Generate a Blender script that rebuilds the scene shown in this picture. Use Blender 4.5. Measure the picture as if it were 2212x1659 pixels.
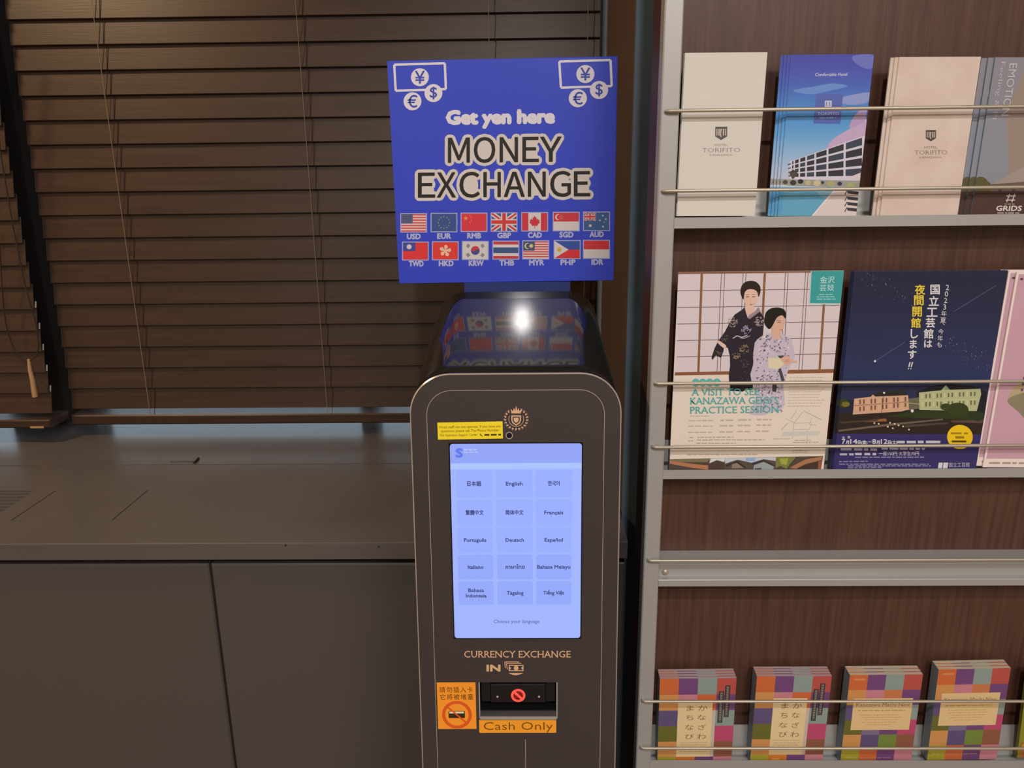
import bpy, math, random
import numpy as np
from mathutils import Vector, Matrix

for o in list(bpy.data.objects):
    bpy.data.objects.remove(o)
S = bpy.context.scene
COL = S.collection
R = math.radians
# ------------------------------------------------------------------ camera
FPX, W_, H_ = 1640.0, 2212.0, 1659.0
PITCH, ROLL, YAW = R(15.20), R(0.64), R(-0.93)
CAM = Vector((0, 0, 1.5))
fw = Vector((math.sin(YAW) * math.cos(PITCH), math.cos(YAW) * math.cos(PITCH), -math.sin(PITCH)))
rt = Vector((math.cos(YAW), -math.sin(YAW), 0))
dn = fw.cross(rt)
c_, s_ = math.cos(ROLL), math.sin(ROLL)
rt, dn = rt * c_ + dn * s_, dn * c_ - rt * s_
cam = bpy.data.cameras.new('camera')
cam.sensor_width = 36.0
cam.lens = 36.0 * FPX / W_
cam.clip_start = 0.02
camo = bpy.data.objects.new('camera', cam)
COL.objects.link(camo)
mw = Matrix.Identity(4)
for i in range(3):
    mw[i][0], mw[i][1], mw[i][2], mw[i][3] = rt[i], -dn[i], -fw[i], CAM[i]
camo.matrix_world = mw
S.camera = camo
S.view_settings.view_transform = 'Standard'
S.view_settings.look = 'None'
S.view_settings.gamma = 1.0
S.view_settings.use_curve_mapping = False
S.view_settings.exposure = 0.0
# ------------------------------------------------------------------ world: dim bluish evening outside the window
wd = bpy.data.worlds.new('world')
wd.use_nodes = True
wd.node_tree.nodes['Background'].inputs[0].default_value = (0.50, 0.63, 0.74, 1)
wd.node_tree.nodes['Background'].inputs[1].default_value = 1.45
S.world = wd


def disc_light(name, loc, power, size, col=(1.0, 0.84, 0.66), aim=None, spread=180):
    l = bpy.data.lights.new(name, 'AREA')
    l.shape = 'DISK'
    l.size = size
    l.energy = power
    l.color = col
    l.spread = R(spread)
    o = bpy.data.objects.new(name, l)
    o.location = loc
    d = (Vector(aim) - Vector(loc)) if aim else Vector((0, 0, -1))
    o.rotation_euler = d.to_track_quat('-Z', 'Y').to_euler()
    COL.objects.link(o)


WARM = (1.0, 0.87, 0.72)
disc_light('unseen_ceiling_lamp', (0.0, -0.70, 2.78), 28, 0.07, (1.0, 0.95, 0.92))
disc_light('unseen_ceiling_lamp', (0.9, -1.55, 2.78), 58, 1.0, (1.0, 0.945, 0.89))
disc_light('unseen_ceiling_lamp', (-1.55, 0.85, 2.78), 24, 0.2, (1.0, 0.70, 0.40))
disc_light('unseen_ceiling_lamp', (-1.1, -1.9, 2.78), 11, 0.4, (1.0, 0.92, 0.86))  # this and the next two: fill lamps added unseen behind the camera
disc_light('unseen_ceiling_lamp', (1.2, -3.4, 2.78), 16, 0.4, (1.0, 0.92, 0.86))
disc_light('unseen_ceiling_lamp', (-1.2, -4.2, 2.78), 18, 0.4, (1.0, 0.92, 0.86))


# ------------------------------------------------------------------ pixel -> place
def ray(x, y):
    return (rt * ((x - W_ / 2) / FPX) + dn * ((y - H_ / 2) / FPX) + fw)


def at(x, y, Y):
    d = ray(x, y)
    return CAM + d * (Y / d.y)


def onplane(x, y, p, n):
    d = ray(x, y)
    return CAM + d * ((p - CAM).dot(n) / d.dot(n))


def onz(x, y, z):
    d = ray(x, y)
    return CAM + d * ((z - CAM.z) / d.z)


def zav(pts, Y):
    return sum(at(x, y, Y).z for x, y in pts) / len(pts)


def xav(pts, Y):
    return sum(at(x, y, Y).x for x, y in pts) / len(pts)


# ------------------------------------------------------------------ materials
def lin(c):
    if isinstance(c, str):
        c = [int(c[i:i + 2], 16) / 255 for i in (0, 2, 4)]
    return tuple(x / 12.92 if x <= 0.04045 else ((x + 0.055) / 1.055) ** 2.4 for x in c) + (1,)


MATS = {}


def mat(name, col, rough=0.5, metal=0.0, spec=0.5, coat=0.0, coat_rough=0.05, emit=None, bump=None, vary=None):
    """bump=(scale, strength, stretch) noise bump; vary=(colour2, scale, stretch) noise mix of two true colours"""
    if name in MATS:
        return MATS[name]
    m = bpy.data.materials.new(name)
    m.use_nodes = True
    nt = m.node_tree
    b = nt.nodes['Principled BSDF']
    b.inputs['Base Color'].default_value = lin(col)
    b.inputs['Roughness'].default_value = rough
    b.inputs['Metallic'].default_value = metal
    b.inputs['Specular IOR Level'].default_value = spec
    b.inputs['Coat Weight'].default_value = coat
    b.inputs['Coat Roughness'].default_value = coat_rough
    if emit:
        b.inputs['Emission Color'].default_value = lin(col)
        b.inputs['Emission Strength'].default_value = emit
    tc = None
    if bump or vary:
        tc = nt.nodes.new('ShaderNodeTexCoord')
    if vary:
        mp = nt.nodes.new('ShaderNodeMapping')
        mp.inputs['Scale'].default_value = vary[2]
        ns = nt.nodes.new('ShaderNodeTexNoise')
        ns.inputs['Scale'].default_value = vary[1]
        ns.inputs['Detail'].default_value = 5
        rp = nt.nodes.new('ShaderNodeValToRGB')
        rp.color_ramp.elements[0].position = 0.33
        rp.color_ramp.elements[1].position = 0.68
        rp.color_ramp.elements[0].color = lin(col)
        rp.color_ramp.elements[1].color = lin(vary[0])
        nt.links.new(tc.outputs['Object'], mp.inputs[0])
        nt.links.new(mp.outputs[0], ns.inputs['Vector'])
        nt.links.new(ns.outputs['Fac'], rp.inputs[0])
        nt.links.new(rp.outputs[0], b.inputs['Base Color'])
    if bump:
        mp = nt.nodes.new('ShaderNodeMapping')
        mp.inputs['Scale'].default_value = bump[2]
        ns = nt.nodes.new('ShaderNodeTexNoise')
        ns.inputs['Scale'].default_value = bump[0]
        bp = nt.nodes.new('ShaderNodeBump')
        bp.inputs['Strength'].default_value = bump[1]
        bp.inputs['Distance'].default_value = 0.002
        nt.links.new(tc.outputs['Object'], mp.inputs[0])
        nt.links.new(mp.outputs[0], ns.inputs['Vector'])
        nt.links.new(ns.outputs['Fac'], bp.inputs['Height'])
        nt.links.new(bp.outputs[0], b.inputs['Normal'])
    MATS[name] = m
    return m


INK_FINISH = {'paper': (0.45, 0.3, 0.0), 'gloss': (0.3, 0.5, 0.0), 'sign': (0.35, 0.5, 0.8), 'matte': (0.6, 0.25, 0.0)}


def ink(col, fin='paper'):
    k = 'ink_%s_%s' % (fin, col)
    r, s, c = INK_FINISH[fin]
    return mat(k, col, r, 0, s, c, 0.085)


def glow(col, e=1.0):
    k = 'glow_%s_%s' % (col, e)
    if k in MATS:
        return MATS[k]
    m = mat(k, col, 0.25, 0, 0.4, emit=e)
    m.node_tree.nodes['Principled BSDF'].inputs['Base Color'].default_value = (0.01, 0.01, 0.012, 1)
    return m


M_WOOD = mat('dark_walnut_laminate', '482f26', 0.42, 0, 0.4, vary=('5a3c30', 16, (12, 12, 0.5)), bump=(60, 0.08, (6, 6, 0.5)))
M_WOOD2 = mat('dark_wood_edge', '46302a', 0.5, 0, 0.3)
M_SILVER = mat('silver_aluminium', 'aaa9a8', 0.45, 0.3, 0.5, bump=(300, 0.03, (1, 1, 0.05)))
M_ROD = mat('steel_rod', 'b3aa9a', 0.42, 0.55, 0.5)
M_SLAT = mat('brown_blind_slat', '38271c', 0.4, 0, 0.45, vary=('422f24', 14, (0.3, 6, 6)), bump=(80, 0.06, (0.2, 6, 6)))
M_CORDD = mat('dark_cord', '2a1d16', 0.8)
M_CORDL = mat('pale_cord', '8a7460', 0.8)
M_TASSEL = mat('pale_wood_handle', 'b08a64', 0.5)
M_COUNTER = mat('grey_brown_worktop', '5a5452', 0.25, 0, 0.5, vary=('605a57', 5, (1, 1, 1)), bump=(25, 0.02, (1, 1, 1)))
M_CAB = mat('grey_brown_cabinet', '544e4b', 0.5, 0, 0.4)
M_GAP = mat('dark_gap', '14110f', 0.8)
M_KIOSK = mat('black_kiosk_gloss', '1d1a19', 0.06, 0, 0.6)
M_FACE = mat('dark_brown_kiosk_front', '3b3434', 0.38, 0, 0.5, bump=(500, 0.02, (1, 1, 1)))
M_EDGE = mat('polished_edge_and_highlight', 'd2c8c0', 0.25, 0.6, 0.5)  # pale metal of polished edges; also paints highlight lines on kiosk and slats
M_BLACK = mat('black_plastic', '121214', 0.25, 0, 0.5)
M_BRONZE = mat('bronze_print', 'd8ad88', 0.45, 0.0, 0.5)
M_WALL = mat('beige_wall', 'c9bba8', 0.8, bump=(40, 0.05, (1, 1, 1)))
M_PILLAR = mat('blue_grey_wall', '65798a', 0.6, 0, 0.3, bump=(60, 0.04, (1, 1, 1)))
M_REVEAL = mat('brown_reveal', '5c4a3e', 0.6, 0, 0.3)
M_FRAME = mat('shade_dark_window_frame', '1f1a18', 0.5)  # near-black colour paints the shade in the gap between the blinds
M_FLOOR = mat('brown_floor', '6b5c4e', 0.5, vary=('75655a', 3, (1, 1, 1)))
M_CEIL = mat('white_ceiling', 'd8d0c4', 0.9)


# ------------------------------------------------------------------ mesh builder
class MB:
    def __init__(s):
        s.v, s.f, s.m, s.mats = [], [], [], []

    def slot(s, m):
        if m not in s.mats:
            s.mats.append(m)
        return s.mats.index(m)

    def face(s, pts, m):
        n = len(s.v)
        s.v += [tuple(p) for p in pts]
        s.f.append(tuple(range(n, n + len(pts))))
        s.m.append(s.slot(m))

    def mesh(s, verts, faces, m):
        n = len(s.v)
        s.v += [tuple(p) for p in verts]
        k = s.slot(m)
        for f in faces:
            s.f.append(tuple(i + n for i in f))
            s.m.append(k)

    def box(s, x0, x1, y0, y1, z0, z1, m, bev=0.0):
        s.obox(Vector(((x0 + x1) / 2, (y0 + y1) / 2, (z0 + z1) / 2)), Vector((1, 0, 0)), Vector((0, 0, 1)), Vector((0, -1, 0)),
               abs(x1 - x0), abs(z1 - z0), abs(y1 - y0), m, bev)

    def obox(s, c, U, V, N, w, h, d, m, bev=0.0):
        """box centred c, width along U, height along V, depth along N; bev chamfers the edges round the N faces"""
        b = min(bev, w * .45, h * .45, d * .45)
        rings = []
        for n_, i_ in ((-d / 2, b), (-d / 2 + b, 0), (d / 2 - b, 0), (d / 2, b)) if b else ((-d / 2, 0), (d / 2, 0)):
            rings.append([c + U * (a * (w / 2 - i_)) + V * (e * (h / 2 - i_)) + N * n_ for a, e in ((-1, -1), (1, -1), (1, 1), (-1, 1))])
        vs = [p for r in rings for p in r]
        fs = [(3, 2, 1, 0)]
        for k in range(len(rings) - 1):
            for i in range(4):
                j = (i + 1) % 4
                fs.append((k * 4 + i, k * 4 + j, k * 4 + 4 + j, k * 4 + 4 + i))
        t = (len(rings) - 1) * 4
        fs.append((t, t + 1, t + 2, t + 3))
        s.mesh(vs, fs, m)

    def tube(s, pts, r, m, seg=8):
        pts = [Vector(p) for p in pts]
        vs, fs = [], []
        for i, p in enumerate(pts):
            d = (pts[min(i + 1, len(pts) - 1)] - pts[max(i - 1, 0)]).normalized()
            a = d.orthogonal().normalized() if i == 0 else (a - d * a.dot(d)).normalized()
            b = d.cross(a)
            rr = r[i] if isinstance(r, (list, tuple)) else r
            vs += [p + (a * math.cos(t) + b * math.sin(t)) * rr for t in (2 * math.pi * k / seg for k in range(seg))]
        for i in range(len(pts) - 1):
            for k in range(seg):
                q = (k + 1) % seg
                fs.append((i * seg + k, i * seg + q, (i + 1) * seg + q, (i + 1) * seg + k))
        fs.append(tuple(reversed(range(seg))))
        fs.append(tuple(range((len(pts) - 1) * seg, len(pts) * seg)))
        s.mesh(vs, fs, m)

    def dome(s, c, n, r, m, flat=0.6):
        n = Vector(n).normalized()
        a = n.orthogonal().normalized()
        b = n.cross(a)
        vs, fs = [], []
        K, L = 14, 5
        for i in range(L):
            t = i / L * math.pi / 2
            vs += [c + (a * math.cos(2 * math.pi * k / K) + b * math.sin(2 * math.pi * k / K)) * r * math.cos(t) + n * r * flat * math.sin(t) for k in range(K)]
        vs.append(c + n * r * flat)
        for i in range(L - 1):
            for k in range(K):
                q = (k + 1) % K
                fs.append((i * K + k, i * K + q, (i + 1) * K + q, (i + 1) * K + k))
        for k in range(K):
            fs.append(((L - 1) * K + k, (L - 1) * K + (k + 1) % K, L * K))
        fs.append(tuple(reversed(range(K))))
        s.mesh(vs, fs, m)

    def build(s, name, parent=None, origin=None, smooth=None):
        me = bpy.data.meshes.new(name)
        o3 = Vector(origin) if origin is not None else (parent_origin(parent) if parent else None)
        if o3 is None:
            xs = np.array(s.v)
            o3 = Vector(((xs[:, 0].min() + xs[:, 0].max()) / 2, (xs[:, 1].min() + xs[:, 1].max()) / 2, xs[:, 2].min()))
        me.from_pydata([tuple(Vector(p) - o3) for p in s.v], [], s.f)
        for m in s.mats:
            me.materials.append(m)
        me.polygons.foreach_set('material_index', s.m)
        me.update()
        if smooth:
            import bmesh
            bm = bmesh.new()
            bm.from_mesh(me)
            bmesh.ops.remove_doubles(bm, verts=bm.verts, dist=1e-6)
            bm.to_mesh(me)
            bm.free()
            me.shade_smooth()
            me.set_sharp_from_angle(angle=R(smooth))
        o = bpy.data.objects.new(name, me)
        COL.objects.link(o)
        if parent:
            o.parent = parent
            o.location = o3 - parent_origin(parent)
        else:
            o.location = o3
        return o


def parent_origin(p):
    v = Vector(p.location)
    while p.parent:
        p = p.parent
        v = v + p.location
    return v


def empty(name, loc):
    o = bpy.data.objects.new(name, None)
    o.empty_display_size = 0.05
    o.location = loc
    COL.objects.link(o)
    return o


def tag(o, label, cat, group=None):
    o['label'] = label
    o['category'] = cat
    if group:
        o['group'] = group
    return o


def struct(o):
    o['kind'] = 'structure'
    return o


def dup(o, dloc, label, parent=None):
    c = o.copy()
    COL.objects.link(c)
    if parent:
        c.parent = parent
    else:
        c.location = o.location + Vector(dloc)
        c['label'] = label
    for ch in list(o.children):
        dup(ch, (0, 0, 0), None, c)
    return c


# ------------------------------------------------------------------ text
TXT = {}


def text_mesh(body, off=0.0, res=2):
    k = (body, off, res)
    if k not in TXT:
        cu = bpy.data.curves.new('t', 'FONT')
        cu.body = body
        cu.offset = off
        cu.resolution_u = res
        ob = bpy.data.objects.new('t', cu)
        me = bpy.data.meshes.new_from_object(ob)
        v = [(a.co.x, a.co.y) for a in me.vertices]
        f = [tuple(p.vertices) for p in me.polygons]
        bpy.data.objects.remove(ob)
        bpy.data.curves.remove(cu)
        bpy.data.meshes.remove(me)
        TXT[k] = (v, f)
    return TXT[k]


CAP = 0.682


def add_serifs(v, f):
    """thin slabs at the flat stem ends turn the plain letters into roman ones"""
    cnt = {}
    for p in f:
        for i in range(len(p)):
            e = tuple(sorted((p[i], p[(i + 1) % len(p)])))
            cnt[e] = cnt.get(e, 0) + 1
    v, f = list(v), list(f)
    ex, h = 0.036, 0.035
    for (a, b), n in cnt.items():
        if n != 1:
            continue
        (xa, ya), (xb, yb) = v[a], v[b]
        if abs(ya - yb) > 0.004 or not 0.05 < abs(xa - xb) < 0.75:
            continue
        for lev, sg in ((0.0, 1), (0.53, -1), (CAP, -1), (0.72, -1)):
            if abs(ya - lev) < 0.02:
                for x0, x1 in ((min(xa, xb) - ex, min(xa, xb)), (max(xa, xb), max(xa, xb) + ex)):
                    k = len(v)
                    v += [(x0, ya), (x1, ya), (x1, ya + sg * h), (x0, ya + sg * h)]
                    f.append((k, k + 1, k + 2, k + 3) if sg > 0 else (k + 3, k + 2, k + 1, k))
                break
    return v, f


def catmull(pts, n=5, closed=True):
    out = []
    N = len(pts)
    for i in range(N if closed else N - 1):
        p0, p1, p2, p3 = (pts[(i - 1) % N] if closed or i > 0 else pts[0], pts[i], pts[(i + 1) % N],
                          pts[(i + 2) % N] if closed or i < N - 2 else pts[-1])
        for k in range(n):
            t = k / n
            out.append(tuple(0.5 * (2 * p1[d] + (p2[d] - p0[d]) * t + (2 * p0[d] - 5 * p1[d] + 4 * p2[d] - p3[d]) * t * t
                                    + (3 * p1[d] - p0[d] - 3 * p2[d] + p3[d]) * t ** 3) for d in (0, 1)))
    return out


def clip_rect(poly, x0, y0, x1, y1):
    def cut(ps, ins, inter):
        o = []
        for i in range(len(ps)):
            a, b = ps[i - 1], ps[i]
            if ins(b):
                if not ins(a):
                    o.append(inter(a, b))
                o.append(b)
            elif ins(a):
                o.append(inter(a, b))
        return o

    def ix(x):
        return lambda a, b: (x, a[1] + (b[1] - a[1]) * (x - a[0]) / (b[0] - a[0]))

    def iy(y):
        return lambda a, b: (a[0] + (b[0] - a[0]) * (y - a[1]) / (b[1] - a[1]), y)

    for ins, it in ((lambda p: p[0] >= x0, ix(x0)), (lambda p: p[0] <= x1, ix(x1)), (lambda p: p[1] >= y0, iy(y0)), (lambda p: p[1] <= y1, iy(y1))):
        if poly:
            poly = cut(poly, ins, it)
    return poly


class Frame:
    """a flat rectangle standing in the scene; its prints are laid out in the drawing units of a quad q (tl,tr,br,bl)"""

    def __init__(s, quad, Y=None, lean=0.0, p=None, n=None, dquad=None):
        st, ct = math.sin(lean), math.cos(lean)
        if n is None:
            n = Vector((0, -ct, st))
            p = at(sum(a for a, b in quad) / 4, sum(b for a, b in quad) / 4, Y)
        U0 = Vector((1, 0, 0))
        V0 = n.cross(U0).normalized()
        U0 = V0.cross(n).normalized()
        w = [onplane(x, y, p, n) for x, y in quad]
        s.O = (w[0] + w[1] + w[2] + w[3]) / 4
        eu = (w[1] - w[0] + w[2] - w[3]) / 2
        ev = (w[0] - w[3] + w[1] - w[2]) / 2
        au = math.atan2(eu.dot(V0), eu.dot(U0))
        av = math.atan2(-ev.dot(U0), ev.dot(V0))
        a = au * 0.6 + av * 0.4
        s.U = U0 * math.cos(a) + V0 * math.sin(a)
        s.V = V0 * math.cos(a) - U0 * math.sin(a)
        s.N = n
        s.w, s.h = eu.length, ev.length
        q = dquad or quad
        A, b = [], []
        for (x, y), (u, v) in zip(q, ((-.5, .5), (.5, .5), (.5, -.5), (-.5, -.5))):
            A.append([x, y, 1, 0, 0, 0, -u * x, -u * y])
            b.append(u)
            A.append([0, 0, 0, x, y, 1, -v * x, -v * y])
            b.append(v)
        s.Hm = np.linalg.solve(np.array(A, float), np.array(b, float))

    def uv(s, x, y):
        h = s.Hm
        k = h[6] * x + h[7] * y + 1
        return ((h[0] * x + h[1] * y + h[2]) / k * s.w, (h[3] * x + h[4] * y + h[5]) / k * s.h)

    def P(s, u, v, d=0.0):
        return s.O + s.U * u + s.V * v + s.N * d


class PlaneFrame(Frame):
    def __init__(s, O, U, V, N):
        s.O, s.U, s.V, s.N = O, U, V, N

    def uv(s, x, y):
        d = onplane(x, y, s.O, s.N) - s.O
        return (d.dot(s.U), d.dot(s.V))


class Print:
    """flat print on a frame; coordinates in the drawing units of that frame"""

    def __init__(s, mb, fr, fin='paper', base=0.0, step=0.00006, glowing=False):
        s.mb, s.fr, s.fin, s.base, s.step, s.glow = mb, fr, fin, base, step, glowing
        s.n = 0
        s.clip = hasattr(fr, 'w')

    def depth(s, L):
        s.n += 1
        return s.base + s.step * (L + 1) + (s.n % 23) * 2.4e-6     # no two inks lie in exactly one plane

    def mt(s, col):
        if not isinstance(col, str):
            return col
        return glow(col) if s.glow else ink(col, s.fin)

    def put(s, uvs, col, L):
        d = s.depth(L)
        a = sum(uvs[i][0] * uvs[(i + 1) % len(uvs)][1] - uvs[(i + 1) % len(uvs)][0] * uvs[i][1] for i in range(len(uvs)))
        if a < 0:
            uvs = uvs[::-1]
        if s.clip:
            e = 1e-5
            uvs = clip_rect(uvs, -s.fr.w / 2 - e, -s.fr.h / 2 - e, s.fr.w / 2 + e, s.fr.h / 2 + e)
            if len(uvs) < 3:
                return
        s.mb.face([s.fr.P(u, v, d) for u, v in uvs], s.mt(col))

    def poly(s, pts, col, L=0, smooth=False, clip=None):
        if smooth:
            pts = catmull(pts)
        if clip:
            pts = clip_rect(pts, *clip)
        if len(pts) < 3:
            return
        s.put([s.fr.uv(*p) for p in pts], col, L)

    def rect(s, x0, y0, x1, y1, col, L=0):
        s.poly([(x0, y0), (x1, y0), (x1, y1), (x0, y1)], col, L)

    def rrect(s, x0, y0, x1, y1, r, col, L=0):
        pts = []
        for cx, cy, a0 in ((x1 - r, y1 - r, 0), (x0 + r, y1 - r, 90), (x0 + r, y0 + r, 180), (x1 - r, y0 + r, 270)):
            pts += [(cx + r * math.cos(R(a0 + t)), cy + r * math.sin(R(a0 + t))) for t in (0, 22, 45, 68, 90)]
        s.poly(pts, col, L)

    def circle(s, cx, cy, r, col, L=0, ry=None, n=28, a0=0, a1=360):
        ry = ry or r
        s.poly([(cx + r * math.cos(R(a0 + (a1 - a0) * k / n)), cy + ry * math.sin(R(a0 + (a1 - a0) * k / n))) for k in range(n + (a1 - a0 < 360))], col, L)

    def ring(s, cx, cy, r0, r1, col, L=0, n=32, sx=1.0, a0=0, a1=360):
        for k in range(n):
            t0, t1 = R(a0 + (a1 - a0) * k / n), R(a0 + (a1 - a0) * (k + 1) / n)
            s.poly([(cx + sx * r * math.cos(t), cy + r * math.sin(t)) for r, t in ((r0, t0), (r1, t0), (r1, t1), (r0, t1))], col, L)

    def line(s, pts, w, col, L=0):
        for (xa, ya), (xb, yb) in zip(pts, pts[1:]):
            d = math.hypot(xb - xa, yb - ya) or 1
            nx, ny = -(yb - ya) / d * w / 2, (xb - xa) / d * w / 2
            s.poly([(xa + nx, ya + ny), (xb + nx, yb + ny), (xb - nx, yb - ny), (xa - nx, ya - ny)], col, L)

    def frame_rect(s, x0, y0, x1, y1, w, col, L=0):
        s.rect(x0, y0, x1, y0 + w, col, L)
        s.rect(x0, y1 - w, x1, y1, col, L)
        s.rect(x0, y0 + w, x0 + w, y1 - w, col, L)
        s.rect(x1 - w, y0 + w, x1, y1 - w, col, L)

    def star(s, cx, cy, r, col, L=0, n=5, k=0.4, a=-90):
        s.poly([(cx + (r if i % 2 == 0 else r * k) * math.cos(R(a + 180 * i / n)), cy + (r if i % 2 == 0 else r * k) * math.sin(R(a + 180 * i / n))) for i in range(2 * n)], col, L)

    def text(s, body, xl, yb, xr, cap, col, L=0, dy=0.0, fat=0.0, serif=False, off=0.0, res=2, slant=0.0):
        """line of text from (xl,yb) to (xr,yb+dy), capital height cap; fat = extra stroke width"""
        v, f = text_mesh(body, off, res)
        if serif:
            v, f = add_serifs(v, f)
        x0, x1 = min(a for a, b in v), max(a for a, b in v)
        sx, sy = (xr - xl) / (x1 - x0), cap / CAP
        shifts = [(0, 0)]
        if fat:
            n = 12 if fat > 3 else 6
            shifts += [(fat * math.cos(2 * math.pi * k / n), fat * math.sin(2 * math.pi * k / n)) for k in range(n)]
        for ax, ay in shifts:
            w = []
            d = s.depth(L)
            for a, b in v:
                t = (a - x0) / (x1 - x0)
                px, py = xl + (a - x0) * sx + slant * b * sy + ax, yb + dy * t - b * sy + ay
                w.append(s.fr.P(*s.fr.uv(px, py), d))
            s.mb.mesh(w, f, s.mt(col))

    def letters(s, items, yb, cap, col, L=0, dy=0.0, fat=0.0):
        """capitals with measured extents (char, left, right); dy = rise over the whole word"""
        xa, xz = items[0][1], items[-1][2]
        for i_, (ch, xl, xr) in enumerate(items):
            v, f = text_mesh(chr(ord(ch) + 0xFEE0), 0, 4)
            x0, x1 = min(a for a, b in v), max(a for a, b in v)
            y0, y1 = min(b for a, b in v), max(b for a, b in v)
            e = .9 if ch in 'OCG' else 0
            n = 12 if fat > 3 else 6
            for ax, ay in [(0, 0)] + [(fat * math.cos(2 * math.pi * k / n), fat * math.sin(2 * math.pi * k / n)) for k in range(n) if fat]:
                d = s.depth(L + i_ % 2)
                w = []
                for a, b in v:
                    px = xl + (a - x0) * (xr - xl) / (x1 - x0) + ax
                    py = yb + e - (b - y0) * (cap + 2 * e) / (y1 - y0) + dy * (px - xa) / (xz - xa) + ay
                    w.append(s.fr.P(*s.fr.uv(px, py), d))
                s.mb.mesh(w, f, s.mt(col))

    def glyph(s, ch, cx, cy, size, col, L=0, fat=0.0):
        """one character centred on (cx,cy), size tall"""
        v, f = text_mesh(ch)
        x0, x1 = min(a for a, b in v), max(a for a, b in v)
        y0, y1 = min(b for a, b in v), max(b for a, b in v)
        k = size / max(y1 - y0, (x1 - x0) * 0.9)
        for ax in ((0, 0), (fat, 0), (0, fat), (-fat, 0), (0, -fat)) if fat else ((0, 0),):
            d = s.depth(L)
            s.mb.mesh([s.fr.P(*s.fr.uv(cx + (a - (x0 + x1) / 2) * k + ax[0], cy - (b - (y0 + y1) / 2) * k + ax[1]), d) for a, b in v], f, s.mt(col))

    def greek(s, xl, y, xr, h, col, L=0, seed=1, dy=0.0):
        """lines too small to read: a row of word-long dashes"""
        rnd = random.Random(seed)
        x = xl
        while x < xr - h:
            w = min(h * rnd.uniform(2, 6), xr - x)
            yy = y + dy * (x - xl) / max(xr - xl, 1)
            s.rect(x, yy - h / 2, x + w, yy + h / 2, col, L)
            x += w + h * rnd.uniform(0.7, 1.2)


def bl(quad, s, t):
    (ax, ay), (bx, by), (cx, cy), (dx, dy) = quad
    return ((ax * (1 - s) + bx * s) * (1 - t) + (dx * (1 - s) + cx * s) * t, (ay * (1 - s) + by * s) * (1 - t) + (dy * (1 - s) + cy * s) * t)


UNIT = [(0, 0), (1, 0), (1, 1), (0, 1)]
# ------------------------------------------------------------------ the setting
YB = 1.75            # plane of the right-hand blind
YP = 1.31            # front of the pillar
YW = 1.88            # window wall
XL, XR_, YF, ZC = -2.6, 2.2, -5.5, 2.8
ZT = 0.90            # worktop height
XP = xav([(1375, 20), (1350, 700)], YP)


def block(name, x0, x1, y0, y1, z0, z1, m):
    mb = MB()
    mb.box(x0, x1, y0, y1, z0, z1, m)
    return struct(mb.build(name))


block('floor', XL - .1, XR_ + .1, YF - .1, YW + .1, -0.1, 0.0, M_FLOOR)
block('ceiling', XL - .1, XR_ + .1, YF - .1, YW + .1, ZC, ZC + .1, M_CEIL)
block('wall_left', XL - .1, XL, YF, YW, 0, ZC, M_WALL)
block('wall_right', XR_, XR_ + .1, YF, YW, 0, ZC, M_WALL)
block('wall_front', XL - .1, XR_ + .1, YF - .1, YF, 0, ZC, M_WALL)
mb = MB()
mb.box(XL, XP, YW, YW + .1, 0, ZT, M_REVEAL)
mb.box(XL, XP, YW, YW + .1, 2.5, ZC, M_REVEAL)
mb.box(XL, XL + .15, YW, YW + .1, ZT, 2.5, M_REVEAL)
struct(mb.build('wall_back'))
mb = MB()
mb.box(XP + .002, XR_, YP, YW + .1, 0, ZC, M_PILLAR)
mb.box(XP, XP + .002, YP + .004, YW + .1, 0, ZC, M_REVEAL)
struct(mb.build('wall_pillar'))
mb = MB()
wx0, wx1 = XL + .15, XP
xgap = xav([(28, 330), (122, 880)], YW)
mull = [wx0 + .02, xgap, wx0 + (wx1 - wx0) * .78, wx1 - .02]
for x in mull:
    hw_ = .11 if x == xgap else .02  # extra wide post added to darken the gap between the blinds
    mb.box(x - hw_, x + hw_, YW - .02, YW + .05, ZT, 2.5, M_FRAME)
for z in (2.48,):
    mb.box(wx0, wx1, YW - .02, YW + .05, z - .012, z + .012, M_REVEAL)
wf = struct(mb.build('window_1'))
gm = mat('window_glass', 'ffffff', 0.02, 0, 0.5)
gm.node_tree.nodes['Principled BSDF'].inputs['Transmission Weight'].default_value = 1.0
gm.node_tree.nodes['Principled BSDF'].inputs['IOR'].default_value = 1.0
mb = MB()
for a, b in zip(mull, mull[1:]):
    mb.box(a + (.11 if a == xgap else .02), b - (.11 if b == xgap else .02), YW + .01, YW + .014, ZT + .001, 2.468, gm)
mb.build('glass_pane', wf)

# ------------------------------------------------------------------ worktop and cabinets under the window
YC = (onz(100, 1169, ZT).y + onz(560, 1173, ZT).y + onz(860, 1178.5, ZT).y) / 3
zlip = zav([(0, 1206), (444, 1210), (880, 1214)], YC)
wt = empty('worktop', (-1.0, (YC + YW) / 2, zlip))
mb = MB()
XE = XP - .004
hq = [onz(x, y, ZT) for x, y in ((106, 1058), (308, 1060), (256, 1124), (42, 1123))]
hx0, hx1 = (hq[0].x + hq[3].x) / 2, (hq[1].x + hq[2].x) / 2
hy0, hy1 = (hq[2].y + hq[3].y) / 2, (hq[0].y + hq[1].y) / 2
gq = [onz(x, y, ZT) for x, y in ((62, 1057), (3, 1120))]
gx1, gx0 = (gq[0].x + gq[1].x) / 2, (gq[0].x + gq[1].x) / 2 - .30
ysm = onz(420, 1004, ZT).y
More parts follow.
